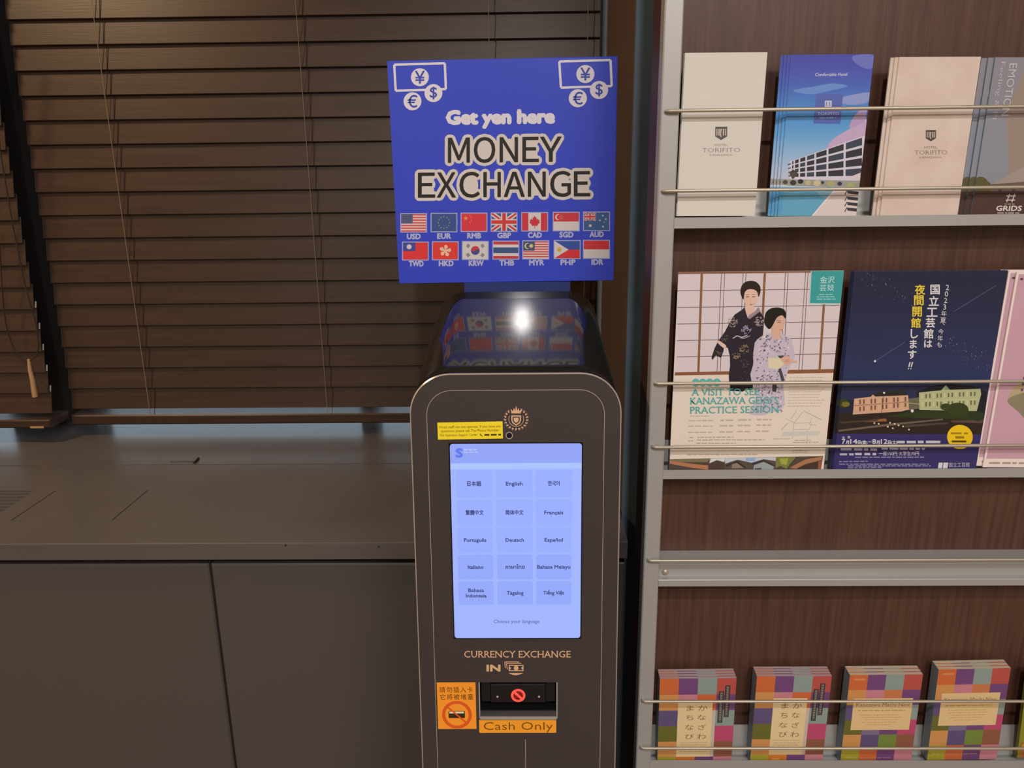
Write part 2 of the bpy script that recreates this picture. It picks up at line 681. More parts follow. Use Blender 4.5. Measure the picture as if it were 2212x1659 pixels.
# slab: front strip, middle band around the two openings, rear strip behind a hairline joint
mb.box(XL + .01, XE, YC, hy0, zlip, ZT, M_COUNTER, .0012)
mb.box(XL + .01, gx0, hy0, hy1, zlip, ZT, M_COUNTER)
mb.box(gx1, hx0, hy0, hy1, zlip, ZT, M_COUNTER)
mb.box(hx1, XE, hy0, hy1, zlip, ZT, M_COUNTER)
mb.box(XL + .01, XE, hy1, ysm - .0008, zlip, ZT, M_COUNTER)
mb.box(XL + .01, XE, ysm + .0008, YW - .022, zlip, ZT + .0006, M_COUNTER)
mb.build('slab', wt)
mb = MB()
mb.box(hx0 + .0025, hx1 - .0025, hy0 + .0004, hy1 - .0004, ZT - .012, ZT - .0001, M_COUNTER)
ap = mb.build('access_panel', wt)
mb = MB()
mb.box(hx0 - .0, hx1, hy0, hy1, zlip, ZT - .013, M_GAP)
mb.build('panel_recess', wt)
mb = MB()
mb.box(gx0, gx1, hy0, hy1, zlip, ZT - .02, M_GAP)
n = 9
for k in range(n):
    y = hy0 + (hy1 - hy0) * (k + .5) / n
    mb.box(gx0, gx1, y - .0036, y + .0036, ZT - .012, ZT - .0012, M_COUNTER)
mb.build('air_grille', wt)
nq = [onz(x, y, ZT) for x, y in ((368, 998), (420, 1002), (429, 992))]
mb = MB()
mb.box(nq[0].x, nq[1].x, nq[0].y - .001, nq[0].y + .0012, ZT + .0002, ZT + .002, M_CAB)
mb.tube([(nq[1].x, nq[1].y, ZT + .0025), (nq[2].x, nq[2].y, ZT + .0025)], .0026, M_GAP, 6)
mb.build('latch', wt)
for px, py in ((617, 1178), (818, 1181)):
    p = at(px, py, YC)
    mb = MB()
    mb.dome(Vector((p.x, YC, p.z)), (0, -1, 0), .0018, M_GAP, .4)
    mb.build('screw', wt)
tag(wt, 'grey brown window worktop with air grille under the blinds', 'worktop')

YD = YC + .012
zdoor = zav([(0, 1216), (444, 1218), (880, 1222)], YD)
xg = xav([(444, 1220), (515, 1650)], YD)
for x0, x1, lab in ((XL + .02, xg, 'long grey brown cabinet left of the narrow door gap, under the worktop'),
                    (xg, XE, 'grey brown cabinet between the narrow door gap and the black kiosk')):
    cb = empty('window_cabinet', ((x0 + x1) / 2, YD + .3, 0))
    mb = MB()
    mb.box(x0 + .001, x1 - .001, YD + .022, YW - .01, .08, zlip - .001, M_CAB)
    mb.box(x0 + .001, x1 - .001, YD + .06, YW - .01, 0, .08, M_GAP)
    mb.build('body', cb)
    mb = MB()
    mb.box(x0 + .0022, x1 - .0022, YD, YD + .021, .085, zdoor, M_CAB, .0025)
    mb.build('door', cb)
    tag(cb, lab, 'cabinet')


# ------------------------------------------------------------------ venetian blinds
SA, SB = 0.1922, 0.02914


def make_blind(x0, x1, Y, zedges, zr0, zr1, yr0, yr1, cords, label, ztop):
    b = empty('venetian_blind', ((x0 + x1) / 2, Y, zr0))
    mb = MB()
    for z in zedges:
        T, w, th = R(80), .0575, .0026
        dirv = Vector((0, math.cos(T), math.sin(T)))
        nv = Vector((0, -math.sin(T), math.cos(T)))
        c = Vector(((x0 + x1) / 2, Y, z)) + dirv * w / 2
        mb.obox(c, Vector((1, 0, 0)), dirv, nv, x1 - x0, w, th, M_SLAT, .0008)
    mb.build('slats', b)
    mb = MB()
    mb.box(x0, x1, yr0, yr1, zr0, zr1, M_SLAT, .003)
    mb.build('bottom_rail', b)
    mb = MB()
    mb.box(x0, x1, Y - .01, Y + .05, ztop, ztop + .05, M_SLAT, .002)
    mb.build('head_rail', b)
    for cx in cords:
        mb = MB()
        mb.tube([(cx, Y - .0035, zr1), (cx, Y - .0035, ztop)], .0008, M_CORDL, 6)
        mb.build('lift_cord', b)
        mb = MB()
        zz = sorted(zedges)
        for dx in (.012,):
            pts = []
            for z in zz:
                pts += [(cx + dx, Y - .0022, z + .001), (cx + dx + .003, Y + .004, z + .046)]
            mb.tube([(cx + dx, yr0 - .001, zr0 + .002)] + pts, .0008, M_CORDD, 5)
        mb.build('ladder_cord', b)
        mb = MB()
        mb.dome(Vector((cx + .008, (yr0 + yr1) / 2 - .018, zr0)), (0, 0, -1), .006, M_CORDD, .7)
        mb.build('cord_plug', b)
    tag(b, label, 'blind')
    return b


zr0, zr1 = zav([(200, 915), (880, 917)], YB - .012), zav([(200, 894), (880, 896)], YB - .012)
xb0 = xav([(60, 330), (148, 820)], YB)
xb1 = xav([(1307, 0), (1290, 640)], YB) - .006
make_blind(xb0, xb1, YB, [1.5 + YB * (SA - SB * i) for i in range(-10, 18)], zr0, zr1, YB - .012, YB + .066,
           [xav([(202, 0), (318, 855)], YB), xav([(640, 0), (700, 800)], YB), xav([(1054, 0), (1058, 120)], YB), xav([(1270, 30)], YB)],
           'wide dark brown wooden blind behind the blue sign', 2.42)
YB2 = 1.70
xl1 = xav([(17, 325), (63, 624), (112, 889)], YB2)
zl0, zl1 = zav([(0, 925), (104, 925)], YB2 - .016), zav([(0, 908), (110, 907)], YB2 - .016)
ze = zav([(0, 850)], YB2)
b2 = make_blind(XL + .2, xl1, YB2, [ze + .0496 * k for k in range(-1, 26)], zl0, zl1, YB2 - .016, YB2 + .062,
                [xl1 - .5, xl1 - 1.0], 'brown wooden blind at the far left with a pull cord loop hanging in front', 2.42)
mb = MB()
P_ = lambda x, y: at(x, y, YB2 - .03)
mb.tube([P_(-20, 40), P_(0, 325), P_(30, 500), P_(55, 620), P_(78, 700), P_(84, 745), P_(80, 768), P_(60, 783), P_(44, 772), P_(28, 750), P_(16, 715), P_(8, 670), P_(3, 600), P_(-30, 40)], .0016, M_CORDD, 6)
pc = mb.build('pull_cord', b2)
mb = MB()
mb.tube([P_(62, 776), P_(65, 800), P_(70, 820), P_(76, 857)], [.0032, .0045, .0052, .0062], M_TASSEL, 10)
mb.build('cord_handle', pc)
mb = MB()
p0, p1 = at(65, 921, YB2 - .0165), at(95, 925, YB2 - .0165)
mb.box(p0.x, p1.x, YB2 - .0172, YB2 - .0162, p1.z, p1.z + .005, M_TASSEL)
mb.build('rail_sticker', b2)
mb = MB()
for z in [ze + .0496 * k for k in range(0, 5)]:  # pale tubes paint the white highlights on the slat ends
    mb = MB()
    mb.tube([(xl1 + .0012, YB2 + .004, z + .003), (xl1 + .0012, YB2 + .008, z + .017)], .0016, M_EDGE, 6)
    mb.build('slat_end_glint', b2)

# ------------------------------------------------------------------ currency exchange kiosk
KT = R(4.5)
KN = Vector((0, -math.cos(KT), math.sin(KT)))
KV = Vector((0, math.sin(KT), math.cos(KT)))
KU = Vector((1, 0, 0))
KO = at(1116, 806, .885)
Kl = lambda x, y: (onplane(x, y, KO, KN) - KO)
HW = sum(Kl(r, y).x - Kl(l, y).x for l, r, y in ((888, 1343, 920), (890, 1342, 1050), (897, 1337, 1300), (907, 1329, 1500))) / 8
kc = sum(Kl(r, y).x + Kl(l, y).x for l, r, y in ((888, 1343, 920), (890, 1342, 1050), (897, 1337, 1300), (907, 1329, 1500))) / 8
KO = KO + KU * kc
KR = HW * .39
VB = -KO.z / KV.z        # v of the floor line on the face plane


def arch(hw, r, top, bot, n=12):
    pts = [(-hw, bot)]
    for k in range(n + 1):
        t = math.pi - k / n * math.pi / 2
        pts.append((-hw + r + r * math.cos(t), top - r + r * math.sin(t)))
    for k in range(n + 1):
        t = math.pi / 2 - k / n * math.pi / 2
        pts.append((hw - r + r * math.cos(t), top - r + r * math.sin(t)))
    pts.append((hw, bot))
    return pts


kp = lambda u, v, d=0.0: KO + KU * u + KV * v + KN * d
kiosk = empty('currency_exchange_kiosk', (KO.x, 1.0, 0))
tag(kiosk, 'tall black currency exchange kiosk with a lit language screen, beside the brochure rack', 'exchange machine')
KF = PlaneFrame(KO, KU, KV, KN)
# opening for the bill slot, in face coordinates
su0, sv1 = KF.uv(1035, 1474)
su1, sv0 = KF.uv(1203, 1551)
PT = .014
outer = arch(HW, KR, 0, VB)
inner = arch(HW - .0016, KR - .0016, -.0016, VB)
mb = MB()
N_ = len(outer)
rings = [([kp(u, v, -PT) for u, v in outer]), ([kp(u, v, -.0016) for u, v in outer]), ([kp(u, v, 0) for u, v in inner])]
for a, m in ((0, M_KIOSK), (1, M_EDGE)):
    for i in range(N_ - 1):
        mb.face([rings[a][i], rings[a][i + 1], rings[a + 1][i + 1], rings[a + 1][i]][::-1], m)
hwI = HW - .0016
top_part = [p for p in inner if p[1] > VB] + []
up = [(-hwI, sv1)] + [p for p in inner[1:-1]] + [(hwI, sv1)]
for poly in (up, [(-hwI, sv0), (-hwI, sv1), (su0, sv1), (su0, sv0)], [(su1, sv0), (su1, sv1), (hwI, sv1), (hwI, sv0)],
             [(-hwI, VB), (-hwI, sv0), (hwI, sv0), (hwI, VB)]):
    mb.face([kp(u, v) for u, v in reversed(poly)], M_FACE)
gi, gr = .0205, KR - .0195  # thin pale strip paints the highlight along the panel groove
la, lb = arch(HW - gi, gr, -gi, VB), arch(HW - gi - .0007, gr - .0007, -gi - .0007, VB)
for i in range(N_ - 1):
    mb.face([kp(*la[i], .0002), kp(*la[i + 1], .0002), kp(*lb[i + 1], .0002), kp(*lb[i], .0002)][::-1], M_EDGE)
pr = Print(mb, KF, 'matte', .0001)
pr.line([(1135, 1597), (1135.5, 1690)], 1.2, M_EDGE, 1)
# printed lettering on the front
pr.text('CURRENCY EXCHANGE', 1003, 1420, 1233, 14, M_BRONZE, 1, serif=True, off=-.012, fat=.35)
pr.text('IN', 1052, 1449.5, 1080, 13, M_BRONZE, 1, fat=1.2)
for x in (1090, 1094):
    pass
pr.frame_rect(1099, 1436, 1131, 1449.5, 2, M_BRONZE, 1)
pr.rect(1101, 1438, 1129, 1447.5, M_FACE, 1)
pr.circle(1115, 1442.8, 5.2, M_BRONZE, 2)
for sx in (-1, 1):
    pr.circle(1115 + sx * 13.5, 1442.8, 2.4, M_BRONZE, 2, n=12)
pr.line([(1096, 1446), (1094, 1432.5), (1126, 1432.5)], 1.8, M_BRONZE, 1)
pr.line([(1091.5, 1443), (1090.5, 1429.5), (1121, 1429.5)], 1.8, M_BRONZE, 1)
pr.poly([(1098, 1453.5), (1131, 1453.5), (1122, 1457), (1114, 1458.5), (1106, 1457)], M_BRONZE, 1)
mb.build('front_panel', kiosk, smooth=30)

# emblem
mb = MB()
pr = Print(mb, KF, 'matte', .0003)
ex, ey = 1115, 905
for k in range(-62, 243, 17):
    if 52 < (k % 360) < 0:
        continue
    if 242 < (k % 360) < 298:
        continue
    a = R(k)
    x, y = ex + 24 * math.cos(a), ey + 22 * math.sin(a)
    sgn = 1 if math.cos(a) > 0 else -1
    for o_ in (-1, 1):
        t = a - sgn * R(55) * 1 + (R(60) if o_ > 0 else 0) * sgn * 1
        dx, dy = math.cos(t), math.sin(t)
        pr.poly([(x - 2.2 * dx - 1.4 * dy, y - 2.2 * dy + 1.4 * dx), (x + 4.4 * dx, y + 4.4 * dy), (x - 2.2 * dx + 1.4 * dy, y - 2.2 * dy - 1.4 * dx)], M_BRONZE, 1)
pr.ring(ex, ey, 15.5, 16.6, M_BRONZE, 1, a0=-25, a1=205)
pr.poly([(ex - 12, 883), (ex - 7, 888), (ex - 5, 881), (ex - 2.4, 887), (ex, 876), (ex + 2.4, 887), (ex + 5, 881), (ex + 7, 888), (ex + 12, 883), (ex + 10, 893), (ex - 10, 893)], M_BRONZE, 2)
pr.poly([(ex - 10.5, 897), (ex + 10.5, 897), (ex + 10.5, 908), (ex + 8, 914), (ex, 919.5), (ex - 8, 914), (ex - 10.5, 908)], M_BRONZE, 2)
for k_, c_k in ((.74, M_FACE), (.5, M_BRONZE)):
    pr.poly([(ex + k_ * x, 907 + k_ * y) for x, y in ((-10.5, -10), (10.5, -10), (10.5, 1), (8, 7), (0, 12.5), (-8, 7), (-10.5, 1))], c_k, 3 if c_k is M_FACE else 4)
e_ = mb.build('emblem', kiosk)
e_['label'] = 'bronze crest with crown, shield and laurel wreath'
mb = MB()
pr = Print(mb, KF, 'matte', .0003)
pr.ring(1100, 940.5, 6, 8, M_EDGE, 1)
pr.circle(1100, 940.5, 6, M_BLACK, 1)
mb.build('camera_hole', kiosk)


def plate(mb, fr, d0, d1, m, grow=0.0):
    mb.obox(fr.O + fr.N * (d0 + d1) / 2, fr.U, fr.V, fr.N, fr.w + grow, fr.h + grow, d1 - d0, m)


# screen
sq = [(973, 959), (1257, 957), (1253, 1377), (981, 1378)]
fr = Frame(sq, p=KO, n=KN)
mb = MB()
plate(mb, fr, .0001, .0006, M_BLACK, .003)
pr = Print(mb, fr, base=.0007, glowing=True)
Q = [(0, 0), (284, 0), (284, 419), (0, 419)]
fr2 = Frame(sq, p=KO, n=KN, dquad=Q)
pr = Print(mb, fr2, base=.0007, glowing=True)
pr.rrect(0, 0, 284, 419, 6, 'a0b4ff', 0)
pr.rrect(0, 0, 284, 46, 6, '93a4f6', 1)
pr.rect(0, 30, 284, 40, '93a4f6', 2)
pr.rect(0, 40, 284, 52, 'abc4ff', 2)
pr.text('S', 13, 27, 27, 17, '5f78ee', 3, fat=1.4)
pr.greek(30, 12, 60, 2.6, 'b6c4fb', 3, 4)
pr.greek(30, 17, 60, 2.0, 'b6c4fb', 3, 5)
names = [['日本語', 'English', '한국어'], ['繁體中文', '简体中文', 'Français'], ['Português', 'Deutsch', 'Español'],
         ['Italiano', 'ภาษาไทย', 'Bahasa Melayu'], ['Bahasa|Indonesia', 'Tagalog', 'Tiếng Việt']]
cols = [(11.5, 90), (98.5, 177.5), (185, 263)]
rows = [(55, 111), (116, 172), (175, 230), (234, 288), (292, 344)]
wd_ = {'日本語': 30, '한국어': 25, '繁體中文': 39, '简体中文': 39, 'Bahasa Melayu': 73, 'Português': 49, 'Français': 41, 'Deutsch': 40, 'Español': 40, 'Italiano': 34, 'ภาษาไทย': 43, 'Tagalog': 37, 'Tiếng Việt': 46, 'English': 36}
for r_, (y0, y1) in enumerate(rows):
    for c2, (x0, x1) in enumerate(cols):
        pr.rrect(x0, y0, x1, y1, 4, '9aaeff' if r_ < 3 else '94a8fa', 2)
        parts = names[r_][c2].split('|')
        for k, t in enumerate(parts):
            w = wd_.get(t, 46 if t == 'Indonesia' else 35)
            cy = (y0 + y1) / 2 + (k - (len(parts) - 1) / 2) * 12 + 3.5
            cx = (x0 + x1) / 2
            pr.text(t, cx - w / 2, cy, cx + w / 2, 7.6, '3c4680', 4, fat=.35)
pr.text('Choose your language', 89, 385, 192, 7.6, '47528c', 4)
mb.build('screen', kiosk)['label'] = 'glowing pale blue touch screen'

# stickers
mb = MB()
q = [(945, 913), (1086, 910), (1086, 945.5), (946, 951)]
fr = Frame(q, p=KO, n=KN)
plate(mb, fr, .0001, .0004, ink('f0d928', 'matte'))
pr = Print(mb, Frame(q, p=KO, n=KN, dquad=[(0, 0), (141, 0), (141, 37), (0, 37)]), 'matte', .0004)
pr.text('Hotel staff can not operate. If you have any', 4, 12.5, 137, 5.4, '5a5018', 1)
pr.text('questions, please ask The Phone Number.', 7, 21, 134, 5.4, '5a5018', 1)
pr.text('The Operation Support Center', 4, 30, 86, 5.0, '5a5018', 1)
pr.line([(92, 25.5), (92.5, 28.5), (97, 31)], 1.8, '3c360f', 1)
pr.greek(101, 28.5, 137, 3.6, '4a4114', 1, 3)
mb.build('sticker', kiosk)['label'] = 'yellow notice sticker'

mb = MB()
q = [(943, 1474), (1027.5, 1474), (1029, 1574), (947, 1574.5)]
fr = Frame(q, p=KO, n=KN)
plate(mb, fr, .0001, .0004, ink('f59a2c', 'matte'))
pr = Print(mb, Frame(q, p=KO, n=KN, dquad=[(0, 0), (85, 0), (85, 100), (0, 100)]), 'matte', .0004)
for k, ch in enumerate('請勿插入卡'):
    pr.glyph(ch, 12 + k * 15.2, 15, 12.5, '46300c', 1)
for k, ch in enumerate('它將被堵塞'):
    pr.glyph(ch, 12.5 + k * 15.2, 30.5, 12.5, '46300c', 1)
pr.ring(42.5, 69, 23.5, 30, 'dc5a22', 1, sx=1.1)
pr.rrect(24, 61, 60, 76, 2, '3a2a14', 2)
pr.rect(26, 62, 58, 66, 'e8dcc0', 3)
pr.line([(20, 50), (65, 88)], 3.2, 'dc5a22', 4)
mb.build('sticker', kiosk)['label'] = 'orange no card sticker'

mb = MB()
q = [(1035, 1556), (1202, 1554), (1201, 1581.5), (1035.5, 1583.5)]
fr = Frame(q, p=KO, n=KN)
plate(mb, fr, .0001, .0004, ink('f2a02c', 'matte'))
pr = Print(mb, Frame(q, p=KO, n=KN, dquad=[(0, 0), (166, 0), (166, 28), (0, 28)]), 'matte', .0004)
pr.text('Cash Only', 10, 21.5, 158, 17, '7a4a10', 1, serif=True, off=-.02, fat=.5)
mb.build('sticker', kiosk)['label'] = 'orange cash only sticker'

# bill slot
slot = empty('bill_slot', (0, 0, 0))
slot.parent = kiosk
mb = MB()
D_ = .034
b_ = .0012
for (u0, v0, u1, v1) in ((su0, sv0, su0, sv1), (su1, sv1, su1, sv0), (su0, sv1, su1, sv1)):
    mb.face([kp(u0, v0, 0), kp(u1, v1, 0), kp(u1, v1, -D_), kp(u0, v0, -D_)], M_BLACK)
mb.face([kp(su0, sv0, -D_), kp(su1, sv0, -D_), kp(su1, sv1, -D_), kp(su0, sv1, -D_)], M_BLACK)
mb.face([kp(su0, sv0, 0), kp(su0, sv0, -D_), kp(su1, sv0, -D_), kp(su1, sv0, 0)], M_BLACK)
mb.build('recess', slot)
mb = MB()
h = sv1 - sv0
um = (su0 + su1) / 2
w = su1 - su0
Dz = -.009
mb.obox(kp(um, sv0 + h * .62, Dz - .004), KU, KV, KN, w * .985, h * .58, .008, M_BLACK, .0015)
mb.obox(kp(um, sv0 + h * .62, Dz + .001), KU, KV, KN, w * .72, h * .54, .004, M_BLACK, .001)
for sgn in (-1, 1):
    mb.dome(kp(um + sgn * w * .27, sv0 + h * .52, Dz + .003), KN, .0016, M_EDGE, .5)
mb.build('bezel', slot)
mb = MB()
lv = [(sv0 + h * .30, -.026), (sv0 + h * .16, -.004), (sv0 + h * .085, .003), (sv0 - .0005, .003), (sv0 - .0005, -.026)]
L_, R_ = [kp(su0 + .0006, v, d) for v, d in lv], [kp(su1 - .0006, v, d) for v, d in lv]
mg = mat('grey_slot_lip', 'a8a39c', .3, .3)
mats_ = [M_BLACK, mat('smoked_slot_tray', '3c3a3c', .2), mg, mg, M_BLACK]
for i in range(5):
    j = (i + 1) % 5
    mb.face([L_[i], L_[j], R_[j], R_[i]], mats_[i])
mb.face(L_[::-1], mg)
mb.face(R_, mg)
mb.build('lip', slot)['label'] = 'bright grey lip'
for sgn, u in ((-1, su0), (1, su1)):
    mb = MB()
    mb.obox(kp(u, (sv0 + sv1) / 2, .0002), KU, KV, KN, .0016, h, .0016, mg)
    mb.build('side_trim', slot)
mb = MB()
fr = PlaneFrame(kp(0, 0, Dz + .0032), KU, KV, KN)
cu_, cv_ = um, sv0 + h * .56
RED = glow('ff4a3c', 1.5)
rr = w * .093


def puv(pts, m, d=0.0):
    mb.face([kp(u, v, Dz + .0032 + d) for u, v in pts], m)


for k in range(32):
    t0, t1 = 2 * math.pi * k / 32, 2 * math.pi * (k + 1) / 32
    puv([(cu_ + r * math.cos(t), cv_ + r * math.sin(t)) for r, t in ((rr * .68, t0), (rr, t0), (rr, t1), (rr * .68, t1))], RED)
c45 = math.cos(R(45))
q = [(-.72, -.17), (.72, -.17), (.72, .17), (-.72, .17)]
puv([(cu_ + rr * (a * c45 + b * c45), cv_ + rr * (-a * c45 + b * c45)) for a, b in q], RED, .0001)
puv([(cu_ + rr * .68 * math.cos(2 * math.pi * k / 24), cv_ + rr * .68 * math.sin(2 * math.pi * k / 24)) for k in range(24)], glow('8a0f0c', 1.0), -.0002)
mb.build('indicator_light', slot)['label'] = 'red lit no entry symbol'

# body behind the front panel
zb = at(1113, 630, 1.15).z
xbk = at(1115, 640, 1.15).x
hwb = (at(1286, 690, 1.15).x - at(944, 690, 1.15).x) / 2
fo = [kp(u, v, -PT - .0008) for u, v in arch(HW - .0012, KR - .0012, -.0012, VB)]
bo = [Vector((xbk + u, 1.15, v)) for u, v in arch(hwb, hwb * .36, zb, 0)]
b1 = [Vector((xbk + u, 1.1512, v)) for u, v in arch(hwb - .0012, hwb * .36 - .0012, zb - .0012, 0)]
mb = MB()
ST = 40
rise = zb - fo[N_ // 2].z
top_rise = lambda t: .05 * (1 - max(0, 1 - t / .03) ** 2) + .95 * t      # a little steeper just behind the front plate
prev = fo
for k in range(1, ST + 1):
    t_ = k / ST
    ex_ = rise * (top_rise(t_) - t_)
    cur = [a.lerp(b, t_) + Vector((0, 0, ex_ * max(a.z, 0) / fo[N_ // 2].z)) for a, b in zip(fo, bo)]
    for i in range(N_ - 1):
        mb.face([prev[i], prev[i + 1], cur[i + 1], cur[i]], M_KIOSK)
    prev = cur
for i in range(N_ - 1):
    mb.face([bo[i], bo[i + 1], b1[i + 1], b1[i]], M_EDGE)  # pale chamfer paints the lit line along the back arch
mb.face([b1[i] for i in range(N_)], M_KIOSK)
mb.face([fo[0], bo[0], bo[-1], fo[-1]], M_KIOSK)
mb.build('body', kiosk, smooth=40)

# ------------------------------------------------------------------ MONEY EXCHANGE sign
YS = 1.1530
SQ = [(835, 130), (1334, 123), (1326, 605), (863, 613)]
fr = Frame(SQ, YS)
sign = empty('money_exchange_sign', tuple(fr.P(0, -fr.h / 2)))
tag(sign, 'blue square money exchange sign with rows of flags standing on the kiosk', 'sign')
mb = MB()
SB_ = ink('2843d2', 'sign')
mb.obox(fr.O - fr.N * .0015, fr.U, fr.V, fr.N, fr.w, fr.h, .003, SB_, .0004)
pr = Print(mb, fr, 'sign')
WH = 'e6e3f0'
for ox, oy in ((0, 0), (357.5, -5)):
    X = lambda x: x + ox
    Y_ = lambda y: y + oy
    pts = [(851, 138.5), (961, 136), (963.5, 192), (854.5, 195)]
    for a, b in zip(pts, pts[1:] + pts[:1]):
        pr.line([(X(a[0]), Y_(a[1])), (X(b[0]), Y_(b[1]))], 5, WH, 1)
    for cx, cy, ch in ((907, 166, '¥'), (936.5, 200.5, '$'), (891, 218, '€')):
        pr.circle(X(cx), Y_(cy), 19.5, WH, 2)
        pr.glyph(ch, X(cx), Y_(cy), 27, '2f49b8', 3, .5)
pr.text('Get yen here', 966, 267, 1197, 27, WH, 1, dy=-2, fat=3.0)
for word, yb, dy in (([('M', 969, 1015), ('O', 1025, 1070), ('N', 1081, 1119), ('E', 1130, 1164), ('Y', 1168, 1213)], 351, -2),
                     ([('E', 904, 940), ('X', 945, 985), ('C', 994, 1037), ('H', 1046, 1082), ('A', 1090, 1134), ('N', 1142, 1179), ('G', 1190, 1233), ('E', 1241, 1275)], 426.5, -3)):
    pr.letters(word, yb, 53, "dcd6d2", 1, dy, 7.6)
    for ch, xl, xr in word:
        yc = yb - 26 + dy * ((xl + xr) / 2 - word[0][1]) / (word[-1][2] - word[0][1])
        if ch in 'OCG':
            pr.circle((xl + xr) / 2, yc, (xr - xl) / 2 - 3, 'dcd6d2', 0, ry=24)
        elif ch in 'EN':
            pr.rect(xl + 4, yc - 24, xr - 2, yc + 24, 'dcd6d2', 0)
    pr.letters(word, yb, 53, "0e0f14", 4, dy, .9)


def flag(code, x, y, w=54, h=38):
    r = lambda a, b, c, d, col, L=2: pr.rect(x + a * w, y + b * h, x + c * w, y + d * h, col, L)
    cp = (x, y, x + w, y + h)
    p = lambda pts, col, L=2, **k: pr.poly([(x + a * w, y + b * h) for a, b in pts], col, L, **k)
    pr.rect(x - 2, y - 2, x + w + 2, y + h + 2, 'aab4e8', 1)
    RD, BLU, WT = 'd8343f', '2f5a9c', 'dcd6da'

    def jack(x, y, w, h, L, lite=False):
        c2 = (x, y, x + w, y + h)
        pr.rect(x, y, x + w, y + h, '3a5a92', L)
        for s in (1, -1):
            a, b = (x, y if s > 0 else y + h), (x + w, y + h if s > 0 else y)
            for wid, col, l in ((h * .26, WT, L + 1), (h * .1, RD, L + 2)):
                dx, dy = b[0] - a[0], b[1] - a[1]
                d = math.hypot(dx, dy)
                nx, ny = -dy / d * wid / 2, dx / d * wid / 2
                e = .2
                pr.poly([(a[0] - dx * e + nx, a[1] - dy * e + ny), (b[0] + dx * e + nx, b[1] + dy * e + ny), (b[0] + dx * e - nx, b[1] + dy * e - ny), (a[0] - dx * e - nx, a[1] - dy * e - ny)], col, l, clip=c2)
        for k, col, l in ((.34, WT, L + 3), (.2, RD, L + 4)):
            pr.rect(x + w / 2 - h * k / 2, y, x + w / 2 + h * k / 2, y + h, col, l)
            pr.rect(x, y + h / 2 - h * k / 2, x + w, y + h / 2 + h * k / 2, col, l)

    if code in ('USD', 'MYR'):
        n = 13 if code == 'USD' else 14
        for k in range(n):
            r(0, k / n, 1, (k + 1) / n, 'd84a50' if k % 2 == 0 else 'e2d4d4')
        r(0, 0, .46, .54, '42507e', 3)
        if code == 'USD':
            for i in range(5):
                for j in range(4):
                    pr.circle(x + w * (.06 + i * .085), y + h * (.08 + j * .125), .7, 'a8b0c8', 4, n=6)
        else:
            pr.circle(x + w * .17, y + h * .27, 6.5, 'd8cf90', 4)
            pr.circle(x + w * .21, y + h * .27, 5.4, '42507e', 5)
            pr.star(x + w * .32, y + h * .27, 5.5, 'd8cf90', 5, 11, .55)
    elif code == 'EUR':
        r(0, 0, 1, 1, '2f5296')
        for k in range(12):
            pr.star(x + w / 2 + 12.5 * math.cos(R(30 * k)), y + h / 2 + 12.5 * math.sin(R(30 * k)), 2.0, '9aa888', 3)
    elif code == 'RMB':
        r(0, 0, 1, 1, 'dc3248')
        pr.star(x + w * .17, y + h * .27, 5.5, 'f0a040', 3)
        for a, b in ((.34, .1), (.4, .22), (.4, .38), (.34, .5)):
            pr.star(x + w * a, y + h * b, 1.8, 'f0a040', 3)
    elif code == 'GBP':
        jack(x, y, w, h, 2)
    elif code == 'CAD':
        r(0, 0, 1, 1, WT)
        r(0, 0, .25, 1, 'cf3040', 3)
        r(.75, 0, 1, 1, 'cf3040', 3)
        lf = [(0, -1), (.2, -.62), (.42, -.72), (.34, -.3), (.62, -.5), (.7, -.3), (.95, -.32), (.86, -.02), (1, .1), (.5, .5), (.54, .66), (.06, .6), (.06, 1)]
        lf = lf + [(-a, b) for a, b in reversed(lf[1:])]
        pr.poly([(x + w / 2 + a * 11.5, y + h / 2 + b * 14) for a, b in lf], 'cf3040', 3)
    elif code == 'SGD':
        r(0, 0, 1, .5, 'd23444')
        r(0, .5, 1, 1, WT)
        pr.circle(x + w * .18, y + h * .25, 6.5, 'e8dcdc', 3)
        pr.circle(x + w * .225, y + h * .25, 5.8, 'd23444', 4)
        for k in range(5):
            pr.star(x + w * .3 + 3 * math.cos(R(72 * k - 90)), y + h * .25 + 3 * math.sin(R(72 * k - 90)), 1.1, 'e8dcdc', 4)
    elif code == 'AUD':
        r(0, 0, 1, 1, '33609e')
        jack(x, y, w * .48, h * .48, 3)
        pr.star(x + w * .25, y + h * .75, 4.2, WT, 3, 7, .5)
        for a, b, c in ((.75, .18, 2.4), (.63, .45, 2.4), (.87, .38, 2.4), (.76, .8, 2.8), (.81, .55, 1.4)):
            pr.star(x + w * a, y + h * b, c, WT, 3, 7, .5)
    elif code == 'TWD':
        r(0, 0, 1, 1, 'e2343c')
        r(0, 0, .5, .5, '3b4aa4', 3)
        pr.star(x + w * .25, y + h * .25, 6.4, WT, 4, 12, .68)
    elif code == 'HKD':
        r(0, 0, 1, 1, 'e43830')
        for k in range(5):
            a = R(72 * k - 80)
            b = a + R(24)
            cx, cy = x + w / 2, y + h / 2
            pr.poly([(cx, cy), (cx + 5 * math.cos(a - .5), cy + 5 * math.sin(a - .5)), (cx + 11 * math.cos(a - .38), cy + 11 * math.sin(a - .38)), (cx + 13 * math.cos(a), cy + 13 * math.sin(a)),
                     (cx + 10 * math.cos(b), cy + 10 * math.sin(b)), (cx + 5 * math.cos(b), cy + 5 * math.sin(b))], 'ecc8b0', 3, smooth=True)
    elif code == 'KRW':
        r(0, 0, 1, 1, 'd8d4d8')
        cx, cy = x + w / 2, y + h / 2
        pr.circle(cx, cy, 9.5, 'c83a4a', 3)
        a = R(30)
        half = [(cx + 9.5 * math.cos(R(t) + a), cy + 9.5 * math.sin(R(t) + a)) for t in range(0, 181, 15)]
